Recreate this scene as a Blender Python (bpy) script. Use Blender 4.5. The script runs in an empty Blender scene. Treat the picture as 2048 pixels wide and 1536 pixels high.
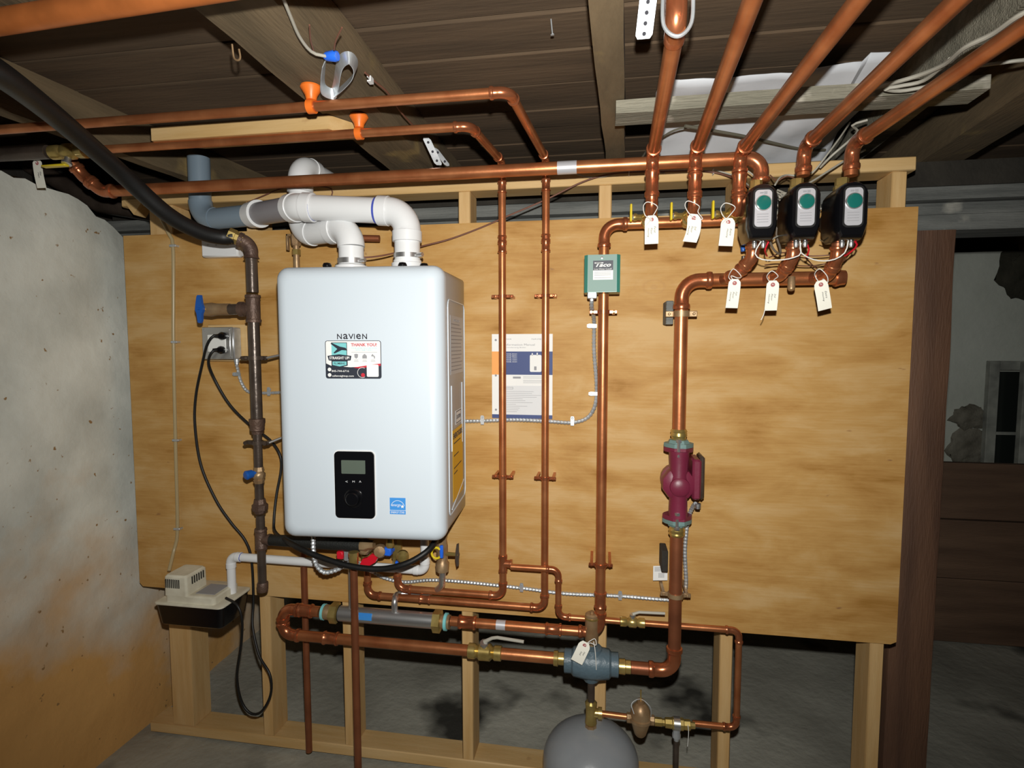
import bpy, bmesh, math, random
from mathutils import Vector as V, Matrix, noise
random.seed(7)
SC = bpy.context.scene; COL = SC.collection
# ------------------------------------------------------------ camera, world, flash, exposure
CAM = V((1.6015, -1.6591, 1.4014)); YAW, PITCH, ROLL, FPX = -.1591, -.0714, -.001, 1099.95
_f = V((math.sin(YAW)*math.cos(PITCH), math.cos(YAW)*math.cos(PITCH), math.sin(PITCH)))
_r0 = V((math.cos(YAW), -math.sin(YAW), 0)); _u0 = _r0.cross(_f)
RT = _r0*math.cos(ROLL)+_u0*math.sin(ROLL); UP = -_r0*math.sin(ROLL)+_u0*math.cos(ROLL); FW = _f
cd = bpy.data.cameras.new('camera'); cam = bpy.data.objects.new('camera', cd); COL.objects.link(cam)
cd.sensor_width = 36; cd.lens = FPX/2048*36; cd.clip_start = .02
cam.matrix_world = Matrix(((RT.x, UP.x, -FW.x, CAM.x), (RT.y, UP.y, -FW.y, CAM.y), (RT.z, UP.z, -FW.z, CAM.z), (0, 0, 0, 1)))
SC.camera = cam
w = bpy.data.worlds.new('world'); SC.world = w; w.use_nodes = True
w.node_tree.nodes['Background'].inputs[0].default_value = (.8, .85, 1, 1)
w.node_tree.nodes['Background'].inputs[1].default_value = .006
ld = bpy.data.lights.new('camera_flash', 'SPOT'); fl = bpy.data.objects.new('camera_flash', ld); COL.objects.link(fl)
ld.energy = 118; ld.shadow_soft_size = .012; ld.spot_size = math.radians(138); ld.spot_blend = 1; ld.color = (1, .985, .93)
fl.location = CAM+UP*.105+RT*.012
aim = (FW*1+RT*.03+UP*.06).normalized(); fl.rotation_euler = aim.to_track_quat('-Z', 'Y').to_euler()
SC.view_settings.view_transform = 'Standard'; SC.view_settings.look = 'None'
SC.view_settings.exposure = 0; SC.view_settings.gamma = 1; SC.view_settings.use_curve_mapping = False

def P(px, py, Y=None, Z=None, X=None):
    d = FW*FPX+RT*(px-1024)-UP*(py-768)
    t = (Y-CAM.y)/d.y if Y is not None else ((Z-CAM.z)/d.z if Z is not None else (X-CAM.x)/d.x)
    return CAM+d*t
# ------------------------------------------------------------ materials
MATS = {}
def mat(name, col, rough=.5, metal=0, vary=0, scale=8, stretch=(1, 1, 1), bump=0, bscale=60, col2=None, spec=.5, coat=0, alpha=1, spots=None, dist=0, emit=None):
    if name in MATS: return MATS[name]
    m = bpy.data.materials.new(name); m.use_nodes = True; nt = m.node_tree; N = nt.nodes; L = nt.links
    b = N['Principled BSDF']; b.inputs['Roughness'].default_value = rough; b.inputs['Metallic'].default_value = metal
    b.inputs['Specular IOR Level'].default_value = spec; b.inputs['Coat Weight'].default_value = coat; b.inputs['Coat Roughness'].default_value = .15
    b.inputs['Base Color'].default_value = (*col, 1)
    if alpha < 1: b.inputs['Alpha'].default_value = alpha
    tc = N.new('ShaderNodeTexCoord')
    if vary or col2:
        mp = N.new('ShaderNodeMapping'); mp.inputs['Scale'].default_value = stretch; L.new(tc.outputs['Object'], mp.inputs[0])
        nz = N.new('ShaderNodeTexNoise'); nz.inputs['Scale'].default_value = scale; nz.inputs['Detail'].default_value = 5
        nz.inputs['Distortion'].default_value = dist
        L.new(mp.outputs[0], nz.inputs['Vector'])
        cr = N.new('ShaderNodeValToRGB'); L.new(nz.outputs['Fac'], cr.inputs[0])
        cr.color_ramp.elements[0].position = .32; cr.color_ramp.elements[1].position = .68
        c2 = col2 or tuple(c*(1-vary) for c in col); c1 = col if col2 else tuple(min(1, c*(1+vary)) for c in col)
        cr.color_ramp.elements[0].color = (*c2, 1); cr.color_ramp.elements[1].color = (*c1, 1)
        out = cr.outputs[0]
        if spots:                      # (scale, threshold, colour)
            n2 = N.new('ShaderNodeTexNoise'); n2.inputs['Scale'].default_value = spots[0]; n2.inputs['Detail'].default_value = 4
            L.new(tc.outputs['Object'], n2.inputs['Vector'])
            r2 = N.new('ShaderNodeValToRGB'); r2.color_ramp.elements[0].position = spots[1]; r2.color_ramp.elements[1].position = spots[1]+.08
            L.new(n2.outputs['Fac'], r2.inputs[0])
            mx = N.new('ShaderNodeMix'); mx.data_type = 'RGBA'; L.new(r2.outputs[0], mx.inputs[0]); L.new(out, mx.inputs[6]); mx.inputs[7].default_value = (*spots[2], 1)
            out = mx.outputs[2]
        L.new(out, b.inputs['Base Color'])
    if bump:
        nb = N.new('ShaderNodeTexNoise'); nb.inputs['Scale'].default_value = bscale; nb.inputs['Detail'].default_value = 6
        mp2 = N.new('ShaderNodeMapping'); mp2.inputs['Scale'].default_value = stretch; L.new(tc.outputs['Object'], mp2.inputs[0]); L.new(mp2.outputs[0], nb.inputs['Vector'])
        bp = N.new('ShaderNodeBump'); bp.inputs['Strength'].default_value = bump; bp.inputs['Distance'].default_value = .01
        L.new(nb.outputs['Fac'], bp.inputs['Height']); L.new(bp.outputs[0], b.inputs['Normal'])
    MATS[name] = m; return m
COPPER = mat('copper', (.62, .245, .10), .34, .72, col2=(.42, .135, .05), scale=14, stretch=(1, 1, 1), bump=.05, bscale=30)
COPPERD = mat('copper_tarnished', (.36, .125, .055), .42, .6, col2=(.22, .075, .035), scale=10, bump=.05)
FITTING = mat('copper_fitting', (.56, .20, .09), .26, .75, col2=(.40, .12, .05), scale=20)
BRASS = mat('brass', (.62, .47, .17), .3, .75, col2=(.42, .30, .09), scale=30)
BRONZE = mat('bronze', (.42, .29, .16), .42, .5, col2=(.30, .18, .09), scale=25, bump=.08)
STEEL = mat('stainless_steel', (.66, .66, .66), .33, .9)
GALV = mat('galvanised_steel', (.62, .65, .68), .4, .6, col2=(.45, .48, .5), scale=40)
IRON = mat('iron_pipe', (.105, .078, .062), .30, .4, col2=(.065, .048, .038), scale=20, bump=.1)
IRONF = mat('iron_fitting', (.14, .085, .06), .48, .35, col2=(.085, .05, .038), scale=30, bump=.25, bscale=150)
PVC = mat('white_pvc', (.78, .79, .80), .3, col2=(.74, .75, .76), scale=6)
PVCG = mat('blue_grey_pvc', (.19, .25, .31), .35)
PVCG2 = mat('grey_pvc', (.27, .26, .28), .4)
PURPLE = mat('blue_pvc_primer', (.06, .09, .45), .5)
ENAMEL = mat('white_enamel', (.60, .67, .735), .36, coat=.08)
ENAMELS = mat('white_enamel_shaded', (.47, .51, .56), .42)  # darker, cooler copy of white enamel: side shade and bounce offset put into colour
BLACK = mat('black_plastic', (.004, .004, .005), .2)
BLACKM = mat('black_rubber', (.006, .006, .006), .5, bump=.05)
INSUL = mat('black_foam_insulation', (.012, .013, .012), .5, bump=.2, bscale=200)
WHITE = mat('white_plastic', (.75, .75, .72), .45)
IVORY = mat('dusty_ivory_plastic', (.80, .77, .63), .6, col2=(.58, .54, .42), scale=14, spots=None)
PAPER = mat('white_paper', (.82, .82, .80), .8)
TAGC = mat('cream_card', (.86, .84, .74), .8)
INK = mat('black_ink', (.02, .02, .03), .7)
GREYINK = mat('grey_ink', (.30, .30, .32), .7)
LGREYINK = mat('pale_grey_ink', (.58, .59, .6), .7)
NAVY = mat('navy_print', (.045, .07, .20), .6)
ORANGEP = mat('orange_print', (.85, .36, .09), .6)
REDP = mat('red_print', (.55, .02, .04), .5)
TEAL = mat('teal_print', (.20, .58, .60), .5)
DARKP = mat('dark_slate_print', (.02, .025, .04), .5)
BLUEP = mat('sky_blue_print', (.05, .28, .72), .5)
YELLOWP = mat('yellow_print', (.80, .46, .01), .5)
YELLOW = mat('yellow_vinyl', (.72, .55, .02), .35)
BLUE = mat('blue_plastic', (.01, .09, .38), .35)
BLUEW = mat('bright_blue_plastic', (.02, .14, .75), .35)
RED = mat('red_plastic', (.62, .01, .025), .35)
ORANGE = mat('orange_plastic', (.80, .17, .02), .4)
GREEN = mat('green_enamel', (.05, .25, .20), .3, vary=.1)
GREENL = mat('pale_green_enamel', (.19, .30, .265), .55)
MAROON = mat('maroon_cast_iron', (.17, .018, .045), .4, vary=.12, bump=.06)
FLANGE = mat('grey_green_cast_iron', (.14, .23, .22), .45, vary=.1, bump=.1)
SEPAR = mat('blue_grey_paint', (.085, .13, .16), .4, vary=.12, bump=.2, bscale=90)
TANKM = mat('grey_tank_paint', (.27, .29, .31), .28, vary=.08, bump=.05, spots=None)
DIAL = mat('green_dial', (.01, .13, .11), .2)
LCD = mat('lcd_glass', (.10, .125, .10), .15)
SILVER = mat('silver_label', (.62, .62, .66), .35, .4)
PINE = mat('new_pine', (.66, .44, .20), .6, col2=(.56, .34, .13), scale=7, stretch=(6, 6, .6), bump=.1, bscale=60, spots=(9, .70, (.30, .13, .05)))
PINEH = mat('new_pine_horizontal', (.66, .45, .21), .6, col2=(.57, .36, .14), scale=7, stretch=(.6, 6, 6), bump=.1, bscale=60, spots=(9, .72, (.32, .15, .06)))
OLDWOOD = mat('old_joist_wood', (.185, .13, .070), .85, col2=(.10, .072, .038), scale=5, stretch=(3, .5, 3), bump=.25, bscale=40, spots=(4, .60, (.27, .19, .075)))
PLANK = mat('old_subfloor_wood', (.125, .080, .045), .9, col2=(.07, .045, .025), scale=4, stretch=(.35, 3, 3), bump=.22, bscale=30, dist=.5)
GREYWOOD = mat('weathered_grey_wood', (.21, .215, .20), .85, col2=(.10, .105, .10), scale=6, stretch=(.5, 6, 6), bump=.6, bscale=40, spots=(7, .66, (.34, .33, .29)))
GREYB = mat('split_grey_board', (.28, .26, .20), .85, col2=(.17, .16, .12), scale=7, stretch=(.5, 6, 6), bump=.6, bscale=40, spots=(9, .62, (.5, .46, .38)))
REDWOOD = mat('stained_redwood', (.16, .078, .042), .7, col2=(.08, .038, .022), scale=4, stretch=(4, 4, .4), bump=.3, spots=(5, .68, (.02, .01, .01)))
BROWNB = mat('dark_brown_board', (.17, .10, .06), .8, col2=(.09, .05, .03), scale=4, stretch=(.4, 4, 4), bump=.3)
GIRDER = mat('orange_brown_girder', (.42, .16, .045), .6, col2=(.24, .09, .03), scale=5, stretch=(.4, 5, 5), bump=.3)
FLOORM = mat('dusty_concrete_floor', (.46, .45, .38), .9, col2=(.24, .23, .19), scale=1.8, bump=.5, bscale=30, spots=(1.7, .57, (.035, .033, .026)), dist=.4)  # dark patches: brown dirt plus the foreground shadow, put into the floor colour
FARWALL = mat('whitewashed_wall', (.80, .84, .76), .9, col2=(.66, .70, .62), scale=2, bump=.4, bscale=25)
STONE = mat('bare_stone', (.34, .32, .26), .95, col2=(.13, .12, .09), scale=9, bump=.8, bscale=40)
DARK = mat('dark_timber', (.03, .026, .02), .95, vary=.3, bump=.4)
GLASSD = mat('dusty_dark_glass', (.02, .025, .022), .2)
FRAMEP = mat('flaked_white_paint', (.55, .57, .50), .8, col2=(.22, .23, .21), scale=8)
SHEET = mat('white_plastic_sheet', (.62, .64, .68), .45, vary=.05, bump=.15, bscale=12)
WIRE = mat('brown_wire', (.17, .07, .045), .5)
WIREW = mat('cream_cable', (.40, .38, .32), .5)
STRING = mat('white_string', (.75, .74, .70), .8)
VINYL = mat('clear_vinyl_tube', (.50, .40, .22), .25, alpha=.75)
# plywood: rotary cut swirl
def plywood():
    m = bpy.data.materials.new('plywood'); m.use_nodes = True; nt = m.node_tree; N = nt.nodes; L = nt.links
    b = N['Principled BSDF']; b.inputs['Roughness'].default_value = .62; b.inputs['Specular IOR Level'].default_value = .3
    tc = N.new('ShaderNodeTexCoord'); mp = N.new('ShaderNodeMapping'); mp.inputs['Scale'].default_value = (1.0, 1, 3.0); L.new(tc.outputs['Object'], mp.inputs[0])
    n0 = N.new('ShaderNodeTexNoise'); n0.inputs['Scale'].default_value = 1.6; n0.inputs['Detail'].default_value = 2; L.new(mp.outputs[0], n0.inputs['Vector'])
    ml = N.new('ShaderNodeMath'); ml.operation = 'MULTIPLY'; L.new(n0.outputs['Fac'], ml.inputs[0]); ml.inputs[1].default_value = 5.0
    fr = N.new('ShaderNodeMath'); fr.operation = 'PINGPONG'; L.new(ml.outputs[0], fr.inputs[0]); fr.inputs[1].default_value = .5
    n1 = N.new('ShaderNodeTexNoise'); n1.inputs['Scale'].default_value = 3.2; n1.inputs['Distortion'].default_value = .4; n1.inputs['Detail'].default_value = 6; n1.inputs['Roughness'].default_value = .6; L.new(mp.outputs[0], n1.inputs['Vector'])
    a1 = N.new('ShaderNodeMath'); a1.operation = 'MULTIPLY_ADD'; L.new(fr.outputs[0], a1.inputs[0]); a1.inputs[1].default_value = .20
    L.new(n1.outputs['Fac'], a1.inputs[2])
    mp3 = N.new('ShaderNodeMapping'); mp3.inputs['Scale'].default_value = (3, 1, 60); L.new(tc.outputs['Object'], mp3.inputs[0])
    n3 = N.new('ShaderNodeTexNoise'); n3.inputs['Scale'].default_value = 3; n3.inputs['Detail'].default_value = 4; L.new(mp3.outputs[0], n3.inputs['Vector'])
    a2 = N.new('ShaderNodeMath'); a2.operation = 'MULTIPLY_ADD'; L.new(n3.outputs['Fac'], a2.inputs[0]); a2.inputs[1].default_value = .22; L.new(a1.outputs[0], a2.inputs[2])
    cr = N.new('ShaderNodeValToRGB'); L.new(a2.outputs[0], cr.inputs[0]); e = cr.color_ramp.elements
    e[0].position = .42; e[0].color = (.33, .155, .025, 1); e[1].position = .82; e[1].color = (.58, .37, .155, 1)
    x = e.new(.54); x.color = (.44, .23, .062, 1); x = e.new(.66); x.color = (.51, .29, .09, 1)
    # knot rings by the low water cutoff
    k = P(1308, 574, Y=0)
    sv = N.new('ShaderNodeVectorMath'); sv.operation = 'SUBTRACT'; L.new(tc.outputs['Object'], sv.inputs[0]); sv.inputs[1].default_value = (k.x, 0, k.z-.55)
    sm = N.new('ShaderNodeVectorMath'); sm.operation = 'MULTIPLY'; L.new(sv.outputs[0], sm.inputs[0]); sm.inputs[1].default_value = (1, 0, 1.5)
    ln = N.new('ShaderNodeVectorMath'); ln.operation = 'LENGTH'; L.new(sm.outputs[0], ln.inputs[0])
    s1 = N.new('ShaderNodeMath'); s1.operation = 'MULTIPLY'; L.new(ln.outputs['Value'], s1.inputs[0]); s1.inputs[1].default_value = 260
    s2 = N.new('ShaderNodeMath'); s2.operation = 'SINE'; L.new(s1.outputs[0], s2.inputs[0])
    rr = N.new('ShaderNodeMapRange'); L.new(ln.outputs['Value'], rr.inputs[0]); rr.inputs[1].default_value = .02; rr.inputs[2].default_value = .07; rr.inputs[3].default_value = .30; rr.inputs[4].default_value = 0
    s3 = N.new('ShaderNodeMath'); s3.operation = 'MULTIPLY'; L.new(s2.outputs[0], s3.inputs[0]); L.new(rr.outputs[0], s3.inputs[1]); s3.use_clamp = True
    mx = N.new('ShaderNodeMix'); mx.data_type = 'RGBA'; L.new(s3.outputs[0], mx.inputs[0]); L.new(cr.outputs[0], mx.inputs[6]); mx.inputs[7].default_value = (.42, .22, .08, 1)
    # small dark dashes and flecks
    mp4 = N.new('ShaderNodeMapping'); mp4.inputs['Scale'].default_value = (14, 1, 40); L.new(tc.outputs['Object'], mp4.inputs[0])
    n4 = N.new('ShaderNodeTexNoise'); n4.inputs['Scale'].default_value = 1.2; n4.inputs['Detail'].default_value = 2; L.new(mp4.outputs[0], n4.inputs['Vector'])
    r4 = N.new('ShaderNodeValToRGB'); r4.color_ramp.elements[0].position = .74; r4.color_ramp.elements[1].position = .80; L.new(n4.outputs['Fac'], r4.inputs[0])
    mx2 = N.new('ShaderNodeMix'); mx2.data_type = 'RGBA'; L.new(r4.outputs[0], mx2.inputs[0]); L.new(mx.outputs[2], mx2.inputs[6]); mx2.inputs[7].default_value = (.30, .15, .06, 1)
    L.new(mx2.outputs[2], b.inputs['Base Color'])
    bp = N.new('ShaderNodeBump'); bp.inputs['Strength'].default_value = .15; bp.inputs['Distance'].default_value = .003; L.new(n3.outputs['Fac'], bp.inputs['Height']); L.new(bp.outputs[0], b.inputs['Normal'])
    return m
PLY = plywood()
def leftwall():
    m = bpy.data.materials.new('limewashed_foundation'); m.use_nodes = True; nt = m.node_tree; N = nt.nodes; L = nt.links
    b = N['Principled BSDF']; b.inputs['Roughness'].default_value = .92
    tc = N.new('ShaderNodeTexCoord')
    n1 = N.new('ShaderNodeTexNoise'); n1.inputs['Scale'].default_value = 4; n1.inputs['Detail'].default_value = 8; L.new(tc.outputs['Object'], n1.inputs['Vector'])
    cr = N.new('ShaderNodeValToRGB'); L.new(n1.outputs['Fac'], cr.inputs[0]); cr.color_ramp.elements[0].position = .3; cr.color_ramp.elements[0].color = (.56, .58, .53, 1); cr.color_ramp.elements[1].position = .65; cr.color_ramp.elements[1].color = (.82, .84, .77, 1)
    sx = N.new('ShaderNodeSeparateXYZ'); L.new(tc.outputs['Object'], sx.inputs[0])
    n2 = N.new('ShaderNodeTexNoise'); n2.inputs['Scale'].default_value = 3.2; n2.inputs['Detail'].default_value = 5; L.new(tc.outputs['Object'], n2.inputs['Vector'])
    a = N.new('ShaderNodeMath'); a.operation = 'MULTIPLY_ADD'; L.new(n2.outputs['Fac'], a.inputs[0]); a.inputs[1].default_value = 1.35; 
    z = N.new('ShaderNodeMath'); z.operation = 'MULTIPLY'; L.new(sx.outputs[2], z.inputs[0]); z.inputs[1].default_value = -1.0; L.new(z.outputs[0], a.inputs[2])
    yy = N.new('ShaderNodeMath'); yy.operation = 'MULTIPLY_ADD'; L.new(sx.outputs[1], yy.inputs[0]); yy.inputs[1].default_value = -.55; L.new(a.outputs[0], yy.inputs[2])
    r2 = N.new('ShaderNodeValToRGB'); L.new(yy.outputs[0], r2.inputs[0]); r2.color_ramp.elements[0].position = -.0; r2.color_ramp.elements[0].position = .02; r2.color_ramp.elements[1].position = .52
    mx = N.new('ShaderNodeMix'); mx.data_type = 'RGBA'; L.new(r2.outputs[0], mx.inputs[0]); L.new(cr.outputs[0], mx.inputs[6]); mx.inputs[7].default_value = (.72, .40, .13, 1)
    # rust specks low down
    n3 = N.new('ShaderNodeTexNoise'); n3.inputs['Scale'].default_value = 38; L.new(tc.outputs['Object'], n3.inputs['Vector'])
    r3 = N.new('ShaderNodeValToRGB'); r3.color_ramp.elements[0].position = .70; r3.color_ramp.elements[1].position = .74; L.new(n3.outputs['Fac'], r3.inputs[0])
    m2 = N.new('ShaderNodeMix'); m2.data_type = 'RGBA'; L.new(r3.outputs[0], m2.inputs[0]); L.new(mx.outputs[2], m2.inputs[6]); m2.inputs[7].default_value = (.34, .20, .08, 1)
    L.new(m2.outputs[2], b.inputs['Base Color'])
    bp = N.new('ShaderNodeBump'); bp.inputs['Strength'].default_value = .5; bp.inputs['Distance'].default_value = .01
    n5 = N.new('ShaderNodeTexNoise'); n5.inputs['Scale'].default_value = 14; n5.inputs['Detail'].default_value = 8; L.new(tc.outputs['Object'], n5.inputs['Vector'])
    L.new(n5.outputs['Fac'], bp.inputs['Height']); L.new(bp.outputs[0], b.inputs['Normal'])
    return m
LIME = leftwall()
# ------------------------------------------------------------ mesh builder
class MB:
    def __init__(s, M=None): s.v = []; s.f = []; s.M = M; s.sm = True
    def add(s, vs, fs):
        o = len(s.v); s.v += [(s.M @ V(p)) if s.M else V(p) for p in vs]; s.f += [tuple(i+o for i in f) for f in fs]; return s
    def box(s, a, b, bev=0):
        a = V(a); b = V(b); lo = V(map(min, a, b)); hi = V(map(max, a, b))
        if bev <= 0:
            vs = [(x, y, z) for x in (lo.x, hi.x) for y in (lo.y, hi.y) for z in (lo.z, hi.z)]
            return s.add(vs, [(0, 1, 3, 2), (4, 6, 7, 5), (0, 4, 5, 1), (2, 3, 7, 6), (0, 2, 6, 4), (1, 5, 7, 3)])
        bm = bmesh.new(); bmesh.ops.create_cube(bm, size=1)
        for q in bm.verts: q.co = V((lo[i]+(q.co[i]+.5)*(hi[i]-lo[i]) for i in range(3)))
        bmesh.ops.bevel(bm, geom=bm.edges[:], offset=bev, segments=1, affect='EDGES', profile=.5)
        bm.verts.ensure_lookup_table(); s.add([q.co[:] for q in bm.verts], [[q.index for q in f.verts] for f in bm.faces]); bm.free(); return s
    def rings(s, rings, cap=True, closed=False):
        n = len(rings[0]); vs = [p for r in rings for p in r]; fs = []
        m = len(rings)
        for i in range(m if closed else m-1):
            for j in range(n):
                fs.append((i*n+j, i*n+(j+1) % n, ((i+1) % m)*n+(j+1) % n, ((i+1) % m)*n+j))
        if cap and not closed: fs.append(tuple(range(n))[::-1]); fs.append(tuple((m-1)*n+j for j in range(n)))
        return s.add(vs, fs)
    def sweep(s, pts, rad, n=16, cap=True):
        pts = [V(p) for p in pts]; rs = rad if isinstance(rad, (list, tuple)) else [rad]*len(pts)
        t = []
        for i in range(len(pts)):
            a = pts[max(0, i-1)]; b = pts[min(len(pts)-1, i+1)]; t.append((b-a).normalized())
        u = t[0].orthogonal().normalized(); R = []
        for i, p in enumerate(pts):
            u = (u-t[i]*u.dot(t[i])).normalized(); w_ = t[i].cross(u)
            R.append([tuple(p+(u*math.cos(2*math.pi*k/n)+w_*math.sin(2*math.pi*k/n))*rs[i]) for k in range(n)])
        return s.rings(R, cap)
    def lathe(s, prof, o, ax, n=24):
        """prof: (distance along axis, radius)"""
        ax = V(ax).normalized(); o = V(o); u = ax.orthogonal().normalized()
        if abs(ax.z) < .5: u = V((0, 0, 1)); u = (u-ax*u.dot(ax)).normalized()
        w_ = ax.cross(u); ph = math.pi/n if n <= 8 else 0
        R = [[tuple(o+ax*h+(u*math.cos(2*math.pi*k/n+ph)+w_*math.sin(2*math.pi*k/n+ph))*max(r, 1e-5)) for k in range(n)] for h, r in prof]
        return s.rings(R)
    def prism(s, poly, o, ex, ey, d):
        """polygon (u,v) in plane o,ex,ey extruded by vector d"""
        o = V(o); ex = V(ex); ey = V(ey); d = V(d)
        a = [tuple(o+ex*p[0]+ey*p[1]) for p in poly]; b = [tuple(V(p)+d) for p in a]; return s.rings([a, b])
    def loft(s, rs): return s.rings(rs)
def build(name, mb, m, flat=None):
    me = bpy.data.meshes.new(name); me.from_pydata([tuple(p) for p in mb.v], [], mb.f); me.update()
    bm = bmesh.new(); bm.from_mesh(me); bmesh.ops.recalc_face_normals(bm, faces=bm.faces); bm.to_mesh(me); bm.free()
    me.polygons.foreach_set('use_smooth', [True]*len(me.polygons))
    try: me.set_sharp_from_angle(angle=math.radians(38))
    except Exception: pass
    me.materials.append(m); o = bpy.data.objects.new(name, me); COL.objects.link(o); return o
class Thing:
    def __init__(s, name, label, cat, loc=(0, 0, 0), group=None, kind=None):
        s.o = bpy.data.objects.new(name, None); s.o.empty_display_size = .05; COL.objects.link(s.o); s.loc = V(loc); s.o.location = s.loc
        if kind: s.o['kind'] = kind
        if label: s.o['label'] = label
        if cat: s.o['category'] = cat
        if group: s.o['group'] = group
    def part(s, name, mb, m, parent=None, label=None, kind=None):
        mb.v = [p-s.loc for p in mb.v]; o = build(name, mb, m); o.parent = parent or s.o
        if label: o['label'] = label
        if kind: o['kind'] = kind
        return o
def single(name, mb, m, label=None, cat=None, group=None, kind=None):
    xs = [p.x for p in mb.v]; ys = [p.y for p in mb.v]; zs = [p.z for p in mb.v]
    l = V(((min(xs)+max(xs))/2, (min(ys)+max(ys))/2, min(zs))); mb.v = [p-l for p in mb.v]
    o = build(name, mb, m); o.location = l
    if label: o['label'] = label
    if cat: o['category'] = cat
    if group: o['group'] = group
    if kind: o['kind'] = kind
    return o
# ---- curves
def spline(pts, k=8):
    pts = [V(p) for p in pts]; q = [pts[0]*2-pts[1]]+pts+[pts[-1]*2-pts[-2]]; out = []
    for i in range(1, len(q)-2):
        for j in range(k):
            t = j/k; a, b, c, d = q[i-1:i+3]
            out.append(.5*((2*b)+(c-a)*t+(2*a-5*b+4*c-d)*t*t+(3*b-a-3*c+d)*t**3))
    out.append(pts[-1]); return out
def resample(pts, step):
    out = [pts[0]]; acc = 0
    for a, b in zip(pts, pts[1:]):
        l = (b-a).length
        while acc+l >= step:
            t = (step-acc)/l; a = a.lerp(b, t); out.append(a); l = (b-a).length; acc = 0
        acc += l
    out.append(pts[-1]); return out
def armored(pts, r=.0075):
    p = resample(spline(pts, 10), .0026); return MB().sweep(p, [r*(1.0 if (i//2) % 2 else .80) for i in range(len(p))], 8)
def arc(p, d1, d2, R, n=8):
    """fillet at corner p between incoming dir d1 and outgoing d2"""
    th = d1.angle(d2); t = R*math.tan(th/2); a = p-d1*t; b = p+d2*t
    nrm = (d2-d1).normalized(); c = p+nrm*(R/math.cos(th/2)); out = []
    va = a-c; ax = va.cross(b-c).normalized()
    for i in range(n+1): out.append(c+Matrix.Rotation(th*i/n, 3, ax) @ va)
    return out, t
def press_sleeve(c, d, r, L, bead=True):
    """ProPress-like socket from c along d"""
    pr = [(0, r*1.08), (L*.45, r*1.08)]
    if bead: pr += [(L*.5, r*1.12), (L*.58, r*1.26), (L*.78, r*1.30), (L*.95, r*1.24), (L, r*1.03)]
    else: pr += [(L, r*1.08)]
    return [(h, q) for h, q in pr]
def run(T, pts, r, m=None, fm=None, bend=2.6, s=None, ends=(0, 0), sleeve=1.8, skip=()):
    """pipe run: one 'pipe' per straight, one 'elbow' per corner"""
    m = m or COPPER; fm = fm or FITTING; pts = [V(p) for p in pts]; n = len(pts); cut = {}
    for i in range(1, n-1):
        if i in skip: continue
        d1 = (pts[i]-pts[i-1]).normalized(); d2 = (pts[i+1]-pts[i]).normalized()
        a, t = arc(pts[i], d1, d2, r*bend); cut[i] = t; L = r*sleeve
        mb = MB(); P_ = []; R_ = []
        prof = press_sleeve(None, None, r, L)
        for h, q in reversed(prof[1:]): P_.append(a[0]-d1*h); R_.append(q)
        P_ += a; R_ += [r*1.08]*len(a)
        for h, q in prof[1:]: P_.append(a[-1]+d2*h); R_.append(q)
        mb.sweep(P_, R_, 20); T.part('elbow', mb, fm)
    for i in range(n-1):
        d = (pts[i+1]-pts[i]).normalized(); a = pts[i]+d*cut.get(i, 0); b = pts[i+1]-d*cut.get(i+1, 0)
        T.part('pipe', MB().sweep([a, b], r, 20), m)
def coupling(T, c, d, r, L=None, m=None, name='coupling'):
    L = L or r*3.4; c = V(c); d = V(d).normalized(); h = L/2
    T.part(name, MB().lathe([(-h, r*1.03), (-h*.94, r*1.26), (-h*.78, r*1.3), (-h*.6, r*1.1), (h*.6, r*1.1), (h*.78, r*1.3), (h*.94, r*1.26), (h, r*1.03)], c, d, 20), m or FITTING)
def screw(mb, c, d, r=.004): mb.lathe([(0, r), (r*.6, r), (r*1.1, r*.5)], c, d, 8)
def strap(T, c, r, m=None, w_=.012, ear=.03, wall=0, name='pipe_strap'):
    """two hole strap on a vertical pipe, ears left and right"""
    c = V(c); mb = MB(); mb.lathe([(-w_/2, r*1.02), (-w_/2, r*1.22), (w_/2, r*1.22), (w_/2, r*1.02)], c, (0, 0, 1), 20)
    for sx in (-1, 1):
        mb.box(c+V((sx*r, -.002, -w_/2)), c+V((sx*(r+ear), .004, w_/2)), .0015)
        mb.lathe([(0, .004), (.004, .004), (.006, .002)], c+V((sx*(r+ear*.6), -.002, 0)), (0, -1, 0), 8)
        mb.box(c+V((sx*(r+ear*.6)-.004, .003, -.004)), V((c.x+sx*(r+ear*.6)+.004, wall, c.z+.004)))
    return T.part(name, mb, m or FITTING)
def text(s, w=None, h=None, shear=0, bold=0):
    """returns list verts, faces in (x right, y up), origin at centre, fitted to w,h"""
    cu = bpy.data.curves.new('t', 'FONT'); cu.body = s; cu.shear = shear; cu.extrude = .02; cu.offset = bold; cu.resolution_u = 2
    o = bpy.data.objects.new('t', cu); COL.objects.link(o); dg = bpy.context.evaluated_depsgraph_get(); me = bpy.data.meshes.new_from_object(o.evaluated_get(dg))
    vs = [q.co.copy() for q in me.vertices]; fs = [tuple(p.vertices) for p in me.polygons]
    bpy.data.objects.remove(o); bpy.data.curves.remove(cu); bpy.data.meshes.remove(me)
    x0, x1 = min(p.x for p in vs), max(p.x for p in vs); y0, y1 = min(p.y for p in vs), max(p.y for p in vs)
    sx = w/(x1-x0) if w else h/(y1-y0); sy = h/(y1-y0) if h else sx
    return [((p.x-(x0+x1)/2)*sx, (p.y-(y0+y1)/2)*sy, 0 if p.z < 0 else 1) for p in vs], fs
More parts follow.
